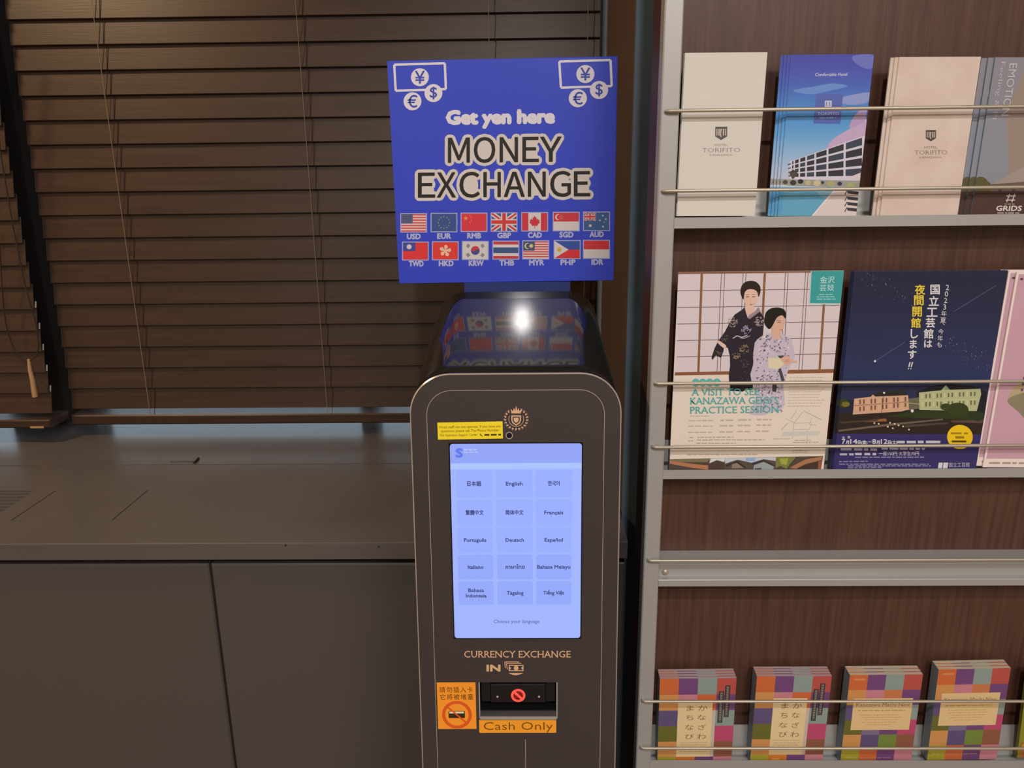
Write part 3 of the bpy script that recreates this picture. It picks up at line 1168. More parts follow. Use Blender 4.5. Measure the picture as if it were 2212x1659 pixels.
        pr.poly(half, '3c4a94', 4)
        pr.circle(cx - 4.75 * math.cos(a), cy - 4.75 * math.sin(a), 4.75, 'c83a4a', 5)
        pr.circle(cx + 4.75 * math.cos(a), cy + 4.75 * math.sin(a), 4.75, '3c4a94', 5)
        for sx in (-1, 1):
            for sy in (-1, 1):
                mx, my = cx + sx * 15.5, cy + sy * 10
                d = math.hypot(sx * 15.5, sy * 10)
                ux, uy = sx * 15.5 / d, sy * 10 / d
                for k in (-1, 0, 1):
                    bx, by = mx + ux * k * 2.4, my + uy * k * 2.4
                    pr.line([(bx - uy * 3.8, by + ux * 3.8), (bx + uy * 3.8, by - ux * 3.8)], 1.4, '4a4a50', 3)
    elif code == 'THB':
        for a, b, col in ((0, .17, 'c83c48'), (.17, .34, WT), (.34, .67, '34588e'), (.67, .84, WT), (.84, 1, 'c83c48')):
            r(0, a, 1, b, col)
    elif code == 'PHP':
        r(0, 0, 1, .5, '2b52ac')
        r(0, .5, 1, 1, 'dc3038')
        p([(0, 0), (.56, .5), (0, 1)], WT, 3)
        pr.star(x + w * .19, y + h * .5, 6.2, 'd8b840', 4, 8, .6)
    elif code == 'IDR':
        r(0, 0, 1, .5, 'd6303a')
        r(0, .5, 1, 1, WT)


for k, (c2, x) in enumerate(zip(('USD', 'EUR', 'RMB', 'GBP', 'CAD', 'SGD', 'AUD'), (867, 933, 998, 1063, 1129, 1197, 1262))):
    y = 462.5 - 3.6 * k / 6
    flag(c2, x, y)
    pr.text(c2, x + 13, y + 54 - .2 * k, x + 42, 11, 'b8bee6', 2, dy=-.3, fat=.8)
for k, (c2, x) in enumerate(zip(('TWD', 'HKD', 'KRW', 'THB', 'MYR', 'PHP', 'IDR'), (871, 936, 1001, 1067, 1131.5, 1199, 1262))):
    y = 524 - 4.2 * k / 6
    flag(c2, x, y, 54, 37)
    w = 24 if c2 == 'IDR' else 31
    pr.text(c2, x + 29 - w / 2, y + 51.5, x + 29 + w / 2, 11, 'b8bee6', 2, dy=-.3, fat=.8)
mb.build('board', sign)
mb = MB()
zs = fr.P(0, -fr.h / 2).z
x0, x1 = at(1003, 616, YS).x, at(1232, 616, YS).x
HB = mat('dark_blue_acrylic', '2a3a78', 0.12)
mb.box(x0, x1, 1.1514, 1.1622, zb - .09, zs - .0003, HB, .0008)
mb.box(x0, x1, YS + .0036, 1.1622, zs - .0003, zs + .05, HB, .0008)
mb.build('holder', sign)
# ------------------------------------------------------------------ brochure rack
YR = .930
xo = xav([(1438, 5), (1415, 700), (1401, 1000), (1366, 1650)], YR)
xi = xav([(1477, 0), (1462, 470), (1435, 1030), (1402, 1640)], YR)
XRR = xo + 1.15
rack = empty('brochure_rack', ((xo + XRR) / 2, .97, 0))
tag(rack, 'dark wood brochure rack with silver posts, trays and thin rods', 'brochure rack')
ZR = 1.98
for a, b in ((xo, xi), (XRR - (xi - xo), XRR)):
    mb = MB()
    mb.box(a, b, YR, YR + .026, 0, ZR, M_SILVER, .0015)
    mb.build('post', rack)
    mb = MB()
    q = a if a == xo else b - .004
    mb.box(q + .0006, q + .018, YR + .0265, 1.012, 0, ZR, M_WOOD2)
    mb.build('side_panel', rack)
YBK = .972
zmt, zmb = zav([(1425, 1202), (2212, 1184.6)], YR), zav([(1419, 1279.8), (2212, 1259)], YR)
xa, xz = xi - .002, XRR - (xi - xo) + .002
mb = MB()
mb.box(xa, xz, YBK, 1.01, (zmt + zmb) / 2, ZR - .01, M_WOOD)
mb.build('back_panel', rack)
mb = MB()
mb.box(xa, xz, YBK, 1.01, .1, (zmt + zmb) / 2 - .002, M_WOOD)
mb.build('back_panel', rack)
# trays: lip, floor and upstand
ztr = []
for top, bot, up in (([(1463, 466), (2212, 466.5)], [(1463, 488.5), (2212, 491)], .031), ([(1436, 1019), (2212, 1009)], [(1436, 1040), (2212, 1026)], .030), ([(1800, 1653), (2212, 1635)], [(1800, 1672), (2212, 1653)], .034)):
    yl = YR + .004
    z1, z0 = zav(top, yl), zav(bot, yl)
    ztr.append((z0, z1))
    mb = MB()
    prof = [(yl, z0), (yl, z1), (yl + .0015, z1), (yl + .0015, z0 + .002), (YBK - .012, z0 + .002), (YBK - .004, z1 + up), (YBK - .0022, z1 + up), (YBK - .0022, z0)]
    A, B = [Vector((xa + .002, y, z)) for y, z in prof], [Vector((xz - .002, y, z)) for y, z in prof]
    for i in range(len(prof)):
        j = (i + 1) % len(prof)
        mb.face([A[i], B[i], B[j], A[j]], M_SILVER)
    mb.face(A, M_SILVER)
    mb.face(B[::-1], M_SILVER)
    mb.build('tray', rack)
# the bar where upper and lower half meet
yb = YR + .003
yr_ = YR + .013
zf1, zf2 = zav([(1424, 1220), (2212, 1200)], yr_), zav([(1420, 1262), (2212, 1241)], yb)
mb = MB()
mb.box(xa + .002, xz - .002, yr_, YBK + .02, zf2 - .001, zf1, M_SILVER, .001)
mb.box(xa + .002, xz - .002, yb, YBK + .02, zmb, zf2, M_SILVER, .001)
jb = mb.build('joint_bar', rack)
mb = MB()
p = at(1437, 1235, yr_)
mb.dome(Vector((p.x, yr_, p.z)), (0, -1, 0), .0046, M_ROD, .8)
mb.build('screw', jb)['label'] = 'shiny domed screw'
for pts in ([(1445, 233), (1812, 233), (2212, 238)], [(1436, 407), (1812, 408.5), (2212, 410)], [(1420, 830), (2212, 822)], [(1408, 972), (2212, 956)],
            [(1396, 1221), (2212, 1199)], [(1376, 1531), (2212, 1499)], [(1373, 1636), (2212, 1597)]):
    yr = YR - .0045
    z = zav(pts, yr)
    x0 = xo + .006
    mb = MB()
    mb.tube([(x0, YR + .002, z), (x0, YR - .003, z), (x0 + .003, yr, z), (XRR - .009, yr, z), (XRR - .006, YR - .003, z), (XRR - .006, YR + .002, z)], .0021, M_ROD, 10)
    mb.build('rod', rack, smooth=50)

PAPER = ink('e9e2d6')
ORD = ['', 'second', 'third', 'fourth', 'fifth']


def leaflet(name, quad, Y, thick, cover, edge, label, cat, draw=None, dquad=None, copies=0, shift=(0, 0), gap=.0008, group=None, what='', spine=None, lean=0.0, fin='paper', zfloor=None):
    fr = Frame(quad, Y, lean, dquad=dquad)
    mb = MB()
    mb.obox(fr.O - fr.N * thick / 2, fr.U, fr.V, fr.N, fr.w, fr.h, thick, edge)
    pr = Print(mb, fr, fin)
    pr.put([(-fr.w / 2, -fr.h / 2), (fr.w / 2, -fr.h / 2), (fr.w / 2, fr.h / 2), (-fr.w / 2, fr.h / 2)], cover, -.5)
    if spine:
        e_ = -fr.w / 2 - .0002
        mb.face([fr.P(e_, -fr.h / 2, -thick), fr.P(e_, -fr.h / 2, 0), fr.P(e_, fr.h / 2, 0), fr.P(e_, fr.h / 2, -thick)], spine)
    if draw:
        draw(pr)
    o = mb.build(name, origin=fr.P(0, -fr.h / 2))
    tag(o, label, cat, group)
    for k in range(1, copies + 1):
        dup(o, (shift[0] * k, (thick + gap) * k, shift[1] * k), what.replace('#', ORD[k]))
    return o


# ---- top row of slim hotel leaflets
YL = .9375


def shield(pr, cx, cy, s, col):
    pr.poly([(cx - 13 * s, cy - 14 * s), (cx + 13 * s, cy - 14 * s), (cx + 13 * s, cy + 7 * s), (cx, cy + 15 * s), (cx - 13 * s, cy + 7 * s)], col, 1)
    for x0, x1 in ((-10.5, -8.5), (-6, -3.5), (3.5, 6), (8.5, 10.5)):
        pr.rect(cx + x0 * s, cy - 9 * s, cx + x1 * s, cy + 5 * s, 'd0c4b4', 2)
    pr.poly([(cx - 2 * s, cy - 9 * s), (cx + 1 * s, cy - 9 * s), (cx - .5 * s, cy + 2 * s), (cx + 1 * s, cy + 8 * s), (cx - 2 * s, cy + 8 * s)], 'd0c4b4', 2)


def torifito(pr, cx, cy, s, col, sub, w=82):
    shield(pr, cx, cy, s, col)
    pr.text('HOTEL', cx - 14, cy + 28, cx + 14, 5, sub, 1)
    pr.text('TORIFITO', cx - w / 2, cy + 41, cx + w / 2, 9, col, 1, serif=True, off=-.02)
    pr.text('KANAZAWA', cx - 24, cy + 49, cx + 24, 4, sub, 1)


QA = [(1478, 113), (1656, 114), (1632, 466.5), (1464, 466.5)]
leaflet('hotel_leaflet', QA, YL, .0022, ink('d8d3cb', 'matte'), PAPER, 'plain cream hotel leaflet with a small grey shield, first in the top row', 'leaflet',
        lambda pr: torifito(pr, 1558, 288, 1.0, '5c5a58', '8e8880'), copies=1, shift=(-.0006, .0), what='plain cream hotel leaflet hidden right behind the first cream one', group='cream hotel leaflets')


def draw_pool(pr):
    K = lambda zx, zy: (1640 + zx / 7.542, 260 + zy / 7.54)
    sky = ['4a4cae', '4a52b4', '4c5cba', '4a68c0', '4c78c8', '4e88d0', '4e92d4', '5a9cd8', '68a6da', '80b0dc', '96b8dc', 'a8bede', 'b8c2dc', 'c4c4d8']
    fine = []
    for c0, c1 in zip(sky, sky[1:]):
        for j in range(4):
            fine.append(''.join('%02x' % round(int(c0[i:i + 2], 16) * (1 - j / 4) + int(c1[i:i + 2], 16) * j / 4) for i in (0, 2, 4)))
    sky = fine
    n = len(sky)
    for k in range(n):
        y0, y1 = 117 + k * 280 / n, 117 + (k + 1) * 280 / n
        pr.poly([bl(QB, 0, (y0 - 117) / 349), bl(QB, 1, (y0 - 117) / 349), bl(QB, 1, (y1 - 117) / 349), bl(QB, 0, (y1 - 117) / 349)], sky[k], 0)
    for pts, col in (([(1712, 194), (1760, 186), (1796, 180), (1830, 186), (1790, 196), (1750, 203)], '6a90d4'), ([(1840, 122), (1884, 120), (1880, 150), (1850, 140)], '6c74c4'),
                     ([(1800, 215), (1876, 200), (1872, 222), (1830, 226)], '8c9cd4'), ([(1868, 255), (1872, 290), (1790, 322), (1800, 300), (1840, 275)], 'c0a8cc'), ([(1870, 230), (1866, 262), (1835, 276), (1845, 250)], 'b49cc8')):
        pr.poly(pts, col, 1, smooth=True)
    pr.text('Comfortable Hotel', 1759, 164, 1828, 7, 'dfe2f2', 2, slant=.2)
    pr.poly([(1762, 203), (1820, 204), (1815, 267), (1757, 266)], '5668b4', 2)
    pr.rect(1781, 217, 1796, 231, 'c4c8de', 3)
    pr.rect(1784, 220, 1785.5, 228, '5668b4', 4)
    pr.rect(1791, 220, 1792.5, 228, '5668b4', 4)
    pr.text('TORIFITO', 1765, 248, 1812, 6, 'b8c0e0', 3, serif=True)
    pr.greek(1770, 254, 1806, 2, '98a4d4', 3, 2)
    # facade of a long white hotel in perspective
    pr.poly([K(500, 665), K(1740, 240), K(1660, 850), K(1660, 1085), K(500, 1000)], 'd0cede', 2)
    xs = [520, 575, 660, 770, 920, 1120, 1400, 1700]
    for i in range(len(xs) - 1):
        a, b = xs[i] + (12 if i else 20), xs[i + 1] - 12 - i * 2
        for j in range(4):
            f = lambda x, t: (665 - (x - 500) * .343) * (1 - t) + 925 * t
            for_t = (j / 4 + .03, (j + 1) / 4 - .035)
            pr.poly([K(a, f(a, for_t[0])), K(b, f(b, for_t[0])), K(b, f(b, for_t[1])), K(a, f(a, for_t[1]))], '33343e' if (i + j) % 3 else '3d4656', 3)
    for k in range(4):
        pr.line([K(470 + k * 4, 715 + k * 62), K(520, 700 + k * 66)], 2.2, '3c3c48', 3)
    pr.poly([K(500, 850), K(560, 800), K(630, 850), K(600, 900), K(555, 950), K(520, 900)], '4c4a3c', 4, smooth=True)
    pr.poly([K(200, 925), K(400, 950), K(700, 960), K(1660, 985), K(1640, 1100), K(600, 1060), K(195, 1050)], '9a9a90', 2)
    for x, y, r, col in ((430, 1000, 40, '4a4a36'), (560, 1010, 50, '3a3c36'), (680, 990, 45, '2e3034'), (270, 985, 45, '62727a'), (800, 1010, 50, 'b8b48c'), (950, 1020, 60, 'c8bc98'), (1180, 1030, 70, 'aaa67c'), (1320, 1030, 38, '33405a'), (1500, 1060, 60, 'a8a878'), (1040, 1010, 28, '3a4048')):
        pr.circle(*K(x, y), r / 7.5, col, 4, ry=r / 9)
    pr.poly([K(195, 1020), K(500, 1060), K(1200, 1085), K(1660, 1090), K(1640, 1120), K(185, 1120)], 'c8cee0', 4)
    pr.poly([K(1660, 850), K(1450, 935), K(1640, 980)], 'd8c8d0', 4)
    pr.poly([K(170, 1075), K(1290, 1095), K(890, 1560), K(140, 1560)], '62a6c8', 5)
    pr.poly([K(1080, 1090), K(1260, 1090), K(1080, 1260), K(940, 1150)], '84b2cc', 6, smooth=True)
    pr.poly([K(185, 1100), K(420, 1110), K(370, 1500), K(150, 1560)], '549cca', 6)
    pr.poly([K(1250, 1090), K(1660, 1095), K(1600, 1560), K(860, 1560)], 'd8ccc8', 5)
    pr.line([K(1260, 1110), K(880, 1555)], 2.4, 'e4e0e2', 6)
    for y in (1140, 1240, 1330, 1420):
        pr.poly([K(1440, y), K(1630, y + 20), K(1620, y + 70), K(1450, y + 50)], '3c3c44', 6)
        pr.line([K(1440, y), K(1405, y + 70)], 2, '3c3c44', 6)


QB = [(1708, 117), (1886, 118), (1851, 466.5), (1681, 466.5)]
leaflet('hotel_leaflet', QB, YL, .0016, ink('62a0d4'), ink('8fb6dc'), 'blue hotel leaflet with a pool and white building on its cover', 'leaflet', draw_pool, copies=3, shift=(-.0034, 0), gap=.0001,
        group='blue pool hotel leaflets', what='# blue hotel leaflet from the front in the pool stack, only its left edge showing')

M_MARBLE = mat('mottled_beige_paper', 'd0bbb0', .5, 0, .3, vary=('dccbc2', 22, (1, 1, 1)))
QC = [(1941, 121.5), (2117, 124), (2070, 466.5), (1903, 466.5)]
leaflet('hotel_leaflet', QC, YL, .0022, M_MARBLE, PAPER, 'mottled beige hotel leaflet with a small shield, between the pool leaflet and the grey one', 'leaflet',
        lambda pr: torifito(pr, 2011, 293, .85, '5a4e48', '8a7a70', 70), copies=2, shift=(-.0038, 0), gap=.0001, group='beige hotel leaflets',
        what='# beige hotel leaflet from the front, only its pale left edge showing')


def draw_grids(pr):
    pr.poly([(0, 0), (100, 0), (100, 185), (0, 185)], '8c8a94', 0)
    pr.poly([(40, 0), (100, 0), (100, 150), (40, 150), (22, 60)], '97887f', 1)
    pr.poly([(62, 0), (100, 0), (100, 150), (58, 150)], 'a08a80', 2)
    pr.poly([(0, 60), (22, 60), (40, 150), (0, 150)], '8a8d98', 1)
    pr.poly([(20, 146), (52, 126), (62, 131), (62, 146)], 'a0938c', 3)
    pr.poly([(56, 128), (62, 126), (100, 132), (100, 148), (56, 148)], '9c8c84', 3)
    pr.poly([(0, 140), (8, 138), (14, 143), (18, 147), (18, 160), (0, 160)], '5c5634', 4, smooth=True)
    pr.poly([(14, 147), (60, 143), (100, 146), (100, 160), (14, 160)], '6a5a52', 3)
    for x in (28, 44, 60, 76, 90):
        pr.rect(x, 149, x + 4, 158, '4a3c3a', 4)
    pr.rect(0, 155, 100, 185, '4c3632', 5)
    pr.vtext('EMOTION', 17, 7, 66, 8.5, 'c2bfc6', 6)
    pr.vtext('Feeling & Pl', 7, 5, 70, 5, 'b4b4c0', 6)
    cx = 44
    for dx in (-3, 3):
        pr.line([(cx + dx + 1, 158), (cx + dx - 1, 168)], 1.2, 'cfc8c4', 7)
    for y in (160.5, 165.5):
        pr.line([(cx - 5.5, y), (cx + 5.5, y)], 1.2, 'cfc8c4', 7)
    pr.greek(cx - 6, 170.3, cx + 6, 1, 'b8aca8', 7, 3)
    pr.text('GRIDS', cx - 15, 178.5, cx + 15, 6, 'd6d0cc', 7, fat=.3)
    pr.greek(cx - 13, 181.2, cx + 13, 1.3, 'b8aca8', 7, 2)


def vtext(s, body, xb, y0, y1, cap, col, L=0):
    v, f = text_mesh(body)
    a0, a1 = min(a for a, b in v), max(a for a, b in v)
    k, d = (y1 - y0) / (a1 - a0), s.depth(L)
    s.mb.mesh([s.fr.P(*s.fr.uv(xb + b * cap / CAP, y0 + (a - a0) * k), d) for a, b in v], f, s.mt(col))


Print.vtext = vtext
QD = [(2151, 122.5), (2338, 125), (2281, 467), (2096, 466.5)]
leaflet('hotel_leaflet', QD, YL, .0022, ink('8c8a94'), ink('6f92ac'), 'grey hotel leaflet with sideways lettering and brown foot, at the right picture edge', 'leaflet', draw_grids,
        dquad=[(0, 0), (100, 0), (100, 185), (0, 185)], copies=2, shift=(-.0065, 0), gap=.0001, group='grey hotel leaflets', what='# grey hotel leaflet from the front, only its blue left edge showing')

# ---- middle row of large flyers
QE = [(1464, 587), (1820, 586), (1781, 1018), (1447, 1018)]


def draw_geigi(pr):
    a = lambda zx, zy: (1450 + zx / 5.672, 580 + zy / 5.672)
    b = lambda zx, zy: (1440 + zx / 5.821, 800 + zy / 5.821)
    A = lambda pts: [a(*p) for p in pts]
    B = lambda pts: [b(*p) for p in pts]
    pr.poly(A([(72, 30), (2105, 30), (2010, 1280), (45, 1300)]), 'd8cdd4', 0)
    pr.poly(A([(80, 30), (1710, 30), (1700, 55), (75, 62)]), '8a5c46', 1)
    pr.poly(A([(45, 1262), (2010, 1232), (2008, 1280), (42, 1302)]), '8c5c3e', 1)
    for yl, yr in ((265, 255), (468, 455), (670, 655), (873, 850), (1072, 1045)):
        pr.line(A([(68, yl), (2050, yr)]), 1.4, '6e5c58', 1)
    for xt, xb_ in ((605, 560), (645, 600), (870, 830), (905, 862), (1385, 1340), (1418, 1372), (1632, 1562), (1662, 1600)):
        pr.line(A([(xt, 50), (xb_, 1255)]), 1.3, '6e5c58', 1)
    for xt, xb_ in ((365, 332), (1135, 1085), (1880, 1815)):
        pr.line(A([(xt, 45), (xb_, 1265)]), 5, '8a6244', 2)
    pr.poly([a(1695, 25), a(2105, 28), a(2068, 445), a(1672, 440)], 'bfd4d6', 3)
    pr.poly([a(1705, 25), a(2105, 28), a(2068, 430), a(1688, 425)], '3ca0a2', 4)
    for ch, x, y in (('金', 1850, 142), ('沢', 1942, 142), ('芸', 1845, 240), ('妓', 1940, 236)):
        pr.glyph(ch, *a(x, y), 14.5, 'c4e4e2', 5)
    for k, (x0, x1) in enumerate(((1800, 1965), (1770, 2000), (1770, 2000))):
        pr.greek(*a(x0, 322 + k * 28), a(x1, 0)[0], 2.0, '9ad0d0', 5, k)
    # lower text half
    pr.poly([a(42, 1300), a(2010, 1280), (1781, 1018), (1447, 1018)], 'e4d8cc', 1)
    for k in range(4):
        pr.circle(*b(368 + k * 88, 145), 8.6, '5cb8b4', 2)
        pr.circle(*b(368 + k * 88, 145), 3.4, '8fd0cb', 3)
    # standing figure in a dark kimono
    SK, SK2 = 'e0bcac', 'd9b09c'
    pr.poly(A([(890, 470), (855, 505), (770, 560), (715, 645), (655, 765), (580, 868), (560, 905), (528, 970), (492, 1080), (502, 1115), (545, 1055), (608, 1088), (640, 1000), (640, 960), (690, 965), (715, 1060), (720, 1180), (705, 1300), (710, 1400), (800, 1480),
               (1000, 1480), (1010, 1250), (1000, 1050), (1020, 900), (1120, 800), (1132, 600), (1090, 540), (1060, 470), (1010, 530), (930, 600)]), '2a2530', 3)
    pr.poly(B([(790, 20), (1080, 20), (1080, 180), (960, 262), (800, 250)]), '2a2530', 3)
    pr.poly(A([(900, 450), (1010, 450), (1008, 530), (945, 575), (915, 560), (898, 500)]), SK, 4)
    pr.poly(A([(1008, 530), (1062, 470), (1085, 520), (955, 615), (925, 600), (950, 565)]), '9a8690', 5)
    pr.poly(A([(885, 300), (900, 265), (960, 250), (1020, 262), (1047, 300), (1050, 370), (1032, 430), (1000, 475), (965, 488), (920, 468), (893, 420), (882, 360)]), SK, 5, smooth=True)
    pr.poly(A([(868, 368), (842, 310), (840, 255), (855, 205), (895, 165), (960, 148), (1030, 165), (1075, 215), (1083, 280), (1060, 345), (1046, 290), (1005, 256), (945, 250), (900, 275), (884, 325), (880, 365)]), '2c201c', 6, smooth=True)
    for x in (925, 1000):
        pr.line(A([(x - 18, 345), (x + 18, 343)]), 1.5, '4a342e', 6)
        pr.line(A([(x - 22, 318), (x + 20, 314)]), .9, '6a5048', 6)
    pr.line(A([(962, 360), (955, 400), (970, 405)]), .8, 'c89c8c', 6)
    pr.poly(A([(945, 438), (968, 430), (992, 436), (970, 448)]), 'b86a62', 6)
    pr.poly(A([(550, 890), (585, 876), (665, 930), (675, 965), (640, 968), (600, 938)]), SK, 5)
    rnd = random.Random(5)
    for cx, cy, r, col, n in ((745, 650, 60, 'a4948c', 34), (1075, 640, 62, 'a8989c', 34), (915, 745, 60, '9a90b4', 34), (660, 845, 55, '5e5650', 16), (800, 1060, 50, '8c7866', 24), (895, 985, 62, '8a7656', 30), (575, 1035, 34, '6a5640', 8), (900, 1150, 60, '5e4c4c', 14), (900, 1320, 70, '4a3e44', 14)):
        for _ in range(n):
            t, q = rnd.uniform(0, 6.28), r * math.sqrt(rnd.random())
            pr.circle(*a(cx + q * math.cos(t), cy + q * math.sin(t)), rnd.uniform(.9, 2.2), col, 4, ry=rnd.uniform(.7, 1.6), n=7)
    pr.line(A([(750, 850), (800, 818), (860, 838), (930, 812)]), 2.4, 'b8aebc', 5)
    pr.line(A([(840, 845), (890, 850), (960, 820)]), 1.6, 'a89eb0', 5)
    # second figure in a pale patterned kimono, looking to the side
    body = [a(*p) for p in ((1222, 780), (1130, 812), (1042, 868), (1015, 960), (1010, 1080), (1000, 1180), (968, 1290), (985, 1390))] + \
           [b(*p) for p in ((1040, 120), (1120, 200), (1130, 320), (1095, 430), (1050, 500), (1045, 545), (1150, 562), (1250, 552), (1330, 522), (1440, 500), (1490, 425), (1482, 300), (1468, 200), (1500, 100))] + \
           [a(*p) for p in ((1430, 1250), (1490, 1130), (1512, 1060), (1490, 960), (1470, 870), (1420, 830), (1335, 790))]
    pr.poly(body, 'c6bccc', 6)
    rnd = random.Random(9)
    for _ in range(260):
        t = rnd.random()
        y = 812 + t * 590 if rnd.random() < .6 else 1400 + rnd.random() * 360
        if y < 1400:
            l = 1050 - (y - 850) * .1 if y < 1200 else 1005
            r_ = 1470 if y < 1150 else 1470 - (y - 1150) * .3
        else:
            l, r_ = 1010, 1385
        x = rnd.uniform(l + 25, r_ - 25)
        if 1180 < x < 1400 and 1080 < y < 1240 or (1230 < x < 1330 and y < 870):
            continue
        ang = rnd.uniform(0, 3.14)
        dx, dy = math.cos(ang), math.sin(ang)
        px, py = a(x, y)
        s1, s2 = rnd.uniform(2, 4.6), rnd.uniform(.7, 1.5)
        pr.poly([(px - dx * s1, py - dy * s1), (px - dy * s2, py + dx * s2), (px + dx * s1, py + dy * s1), (px + dy * s2, py - dx * s2)], rnd.choice(['544a6c', '6e6488', '5e5278', 'e8e0e6', '8474a0']), 7)
    pr.poly(A([(1225, 740), (1335, 780), (1335, 850), (1282, 868), (1230, 835)]), SK2, 7)
    pr.poly(A([(1262, 640), (1300, 590), (1350, 572), (1382, 610), (1392, 665), (1378, 690), (1362, 745), (1332, 782), (1290, 800), (1235, 770), (1222, 700)]), SK2, 8, smooth=True)
    pr.poly(A([(1135, 610), (1150, 540), (1200, 492), (1290, 475), (1370, 500), (1397, 555), (1388, 610), (1350, 572), (1295, 590), (1262, 640), (1235, 695), (1195, 738), (1150, 695), (1132, 650)]), '1f1c18', 9, smooth=True)
    pr.line(A([(1290, 660), (1335, 652)]), 1.2, '4a342e', 9)
    pr.line(A([(1285, 640), (1332, 628)]), .8, '6a5048', 9)
    pr.poly(A([(1322, 748), (1360, 738), (1350, 752)]), 'b8524e', 9)
    pr.poly(A([(1185, 1088), (1350, 1100), (1385, 1165), (1300, 1232), (1190, 1215)]), 'dcd4b4', 8)
    pr.poly(A([(1300, 1065), (1380, 1060), (1360, 1100), (1320, 1092)]), '4a4a50', 8)
    pr.poly(A([(1340, 1110), (1375, 1078), (1430, 1070), (1470, 1110), (1540, 1130), (1530, 1150), (1470, 1148), (1430, 1185), (1380, 1165)]), SK2, 9, smooth=True)
    pr.line(A([(1385, 1120), (1440, 1115)]), 1, 'b0705c', 10)
    pr.line(A([(1385, 1140), (1445, 1138)]), 1, 'b0705c', 10)
    pr.poly(A([(1310, 1230), (1340, 1215), (1390, 1370), (1350, 1380)]), '4a444e', 8)
    pr.poly(B([(1330, 150), (1385, 150), (1380, 270), (1330, 260)]), '4a444e', 8)
    TE = '52b0ae'
    pr.text('A VISIT TO SEE', *b(318, 305), b(1165, 0)[0], 14.2, TE, 11, dy=-.5, serif=True, off=-.02, fat=.6)
    pr.text("KANAZAWA GEIGI'S", *b(300, 417), b(1400, 0)[0], 14.6, TE, 11, dy=-1, serif=True, off=-.02, fat=.6)
    pr.text('PRACTICE SESSION', *b(298, 533), b(1410, 0)[0], 14.6, TE, 11, dy=-1, serif=True, off=-.02, fat=.6)
    G = 'b4a69c'
    pr.greek(*b(295, 568), b(540, 0)[0], 1.4, G, 2, 3)
    for k, y in enumerate((625, 695, 772)):
        for j, (x0, x1) in enumerate(((285, 590), (680, 850), (905, 1070), (1140, 1325))):
            pr.greek(*b(x0 - k * 6, y - j * 3), b(x1 - k * 6, 0)[0], 2.6 if j == 0 else 3.2, 'c0b2a8', 2, k * 5 + j)
    for k, (x0, x1, y) in enumerate(((290, 350, 838), (395, 850, 836), (275, 340, 880), (385, 1240, 870), (380, 880, 912), (265, 320, 950), (375, 1170, 945), (265, 1150, 1055))):
        pr.greek(*b(x0, y), b(x1, 0)[0], 2.2, G, 2, 30 + k)
    for k in range(11):
        pr.greek(*b(1545 - k * 2, 88 + k * 36), b(1990 - (k % 4) * 25, 0)[0], 1.6, 'c2b4a8', 2, 60 + k)
    MC = 'a8b0ac'
    for pts, w in (([(1640, 500), (1570, 610)], 1.2), ([(1530, 660), (1450, 750)], 1.6), ([(1720, 520), (1610, 660), (1590, 860)], 1.2), ([(1620, 665), (1830, 660), (1800, 740), (1610, 745)], 1), ([(1730, 510), (1950, 620)], 1.4),
                   ([(1830, 590), (1800, 680), (1890, 690)], 1), ([(1780, 745), (1770, 920)], 1), ([(1560, 630), (1620, 660)], 1), ([(1500, 600), (1620, 660)], .8)):
        pr.line(B(pts), w, MC, 2)
    pr.poly(B([(1480, 770), (1940, 765), (1930, 820), (1440, 830)]), 'ccccc4', 2)
    for k, (x0, x1, y) in enumerate(((1345, 1560, 860), (1600, 1930, 905), (1590, 1800, 1005), (1590, 1800, 1030), (1620, 1820, 880))):
        pr.greek(*b(x0, y), b(x1, 0)[0], 1.6, G, 3, 80 + k)
    # photo strip of old town roofs
    c0 = lambda x, y: b(x, y)
    pr.poly([b(40, 1110), b(1980, 1080), b(1950, 1272), b(25, 1272)], '54483e', 4)
    for pts, col in (([(40, 1112), (560, 1105), (520, 1150), (35, 1145)], '7c7858'), ([(45, 1130), (420, 1180), (530, 1190), (530, 1245), (330, 1220), (40, 1165)], 'b47a5a'),
                     ([(560, 1105), (745, 1100), (735, 1150), (545, 1165)], 'd4d8dc'), ([(545, 1165), (640, 1125), (735, 1150), (730, 1272), (530, 1272)], '4e4038'),
                     ([(745, 1100), (1385, 1092), (1370, 1272), (740, 1272)], '5a4e48'), ([(745, 1100), (1385, 1092), (1385, 1140), (1230, 1115), (1080, 1160), (900, 1120), (745, 1170)], 'c0cad6'),
                     ([(1010, 1100), (1130, 1100), (1120, 1140), (1000, 1140)], '8fb0d8'), ([(760, 1185), (895, 1135), (1010, 1215), (1000, 1235), (890, 1160), (760, 1210)], '3c3430'),
                     ([(830, 1180), (890, 1160), (980, 1225), (830, 1230)], '8c8074'), ([(1085, 1165), (1230, 1122), (1375, 1190), (1370, 1210), (1230, 1145), (1085, 1190)], '3a3c40'),
                     ([(1110, 1190), (1230, 1150), (1360, 1210), (1355, 1262), (1100, 1262)], '9aa4a8'), ([(1120, 1232), (1200, 1226), (1210, 1262), (1110, 1262)], '44484a'),
                     ([(1385, 1092), (1640, 1088), (1560, 1180), (1520, 1240), (1440, 1200), (1380, 1230)], '7c8044'), ([(1430, 1110), (1540, 1105), (1520, 1190), (1450, 1180)], 'a4a84a'),
                     ([(1560, 1225), (1760, 1120), (1970, 1085), (1960, 1130), (1760, 1180), (1640, 1240)], 'a8785a'), ([(1640, 1240), (1760, 1185), (1920, 1150), (1920, 1272), (1640, 1272)], '4a382e'), ([(1920, 1150), (1965, 1135), (1950, 1260), (1915, 1262)], '9a5c44')):
        pr.poly(B(pts), col, 5)


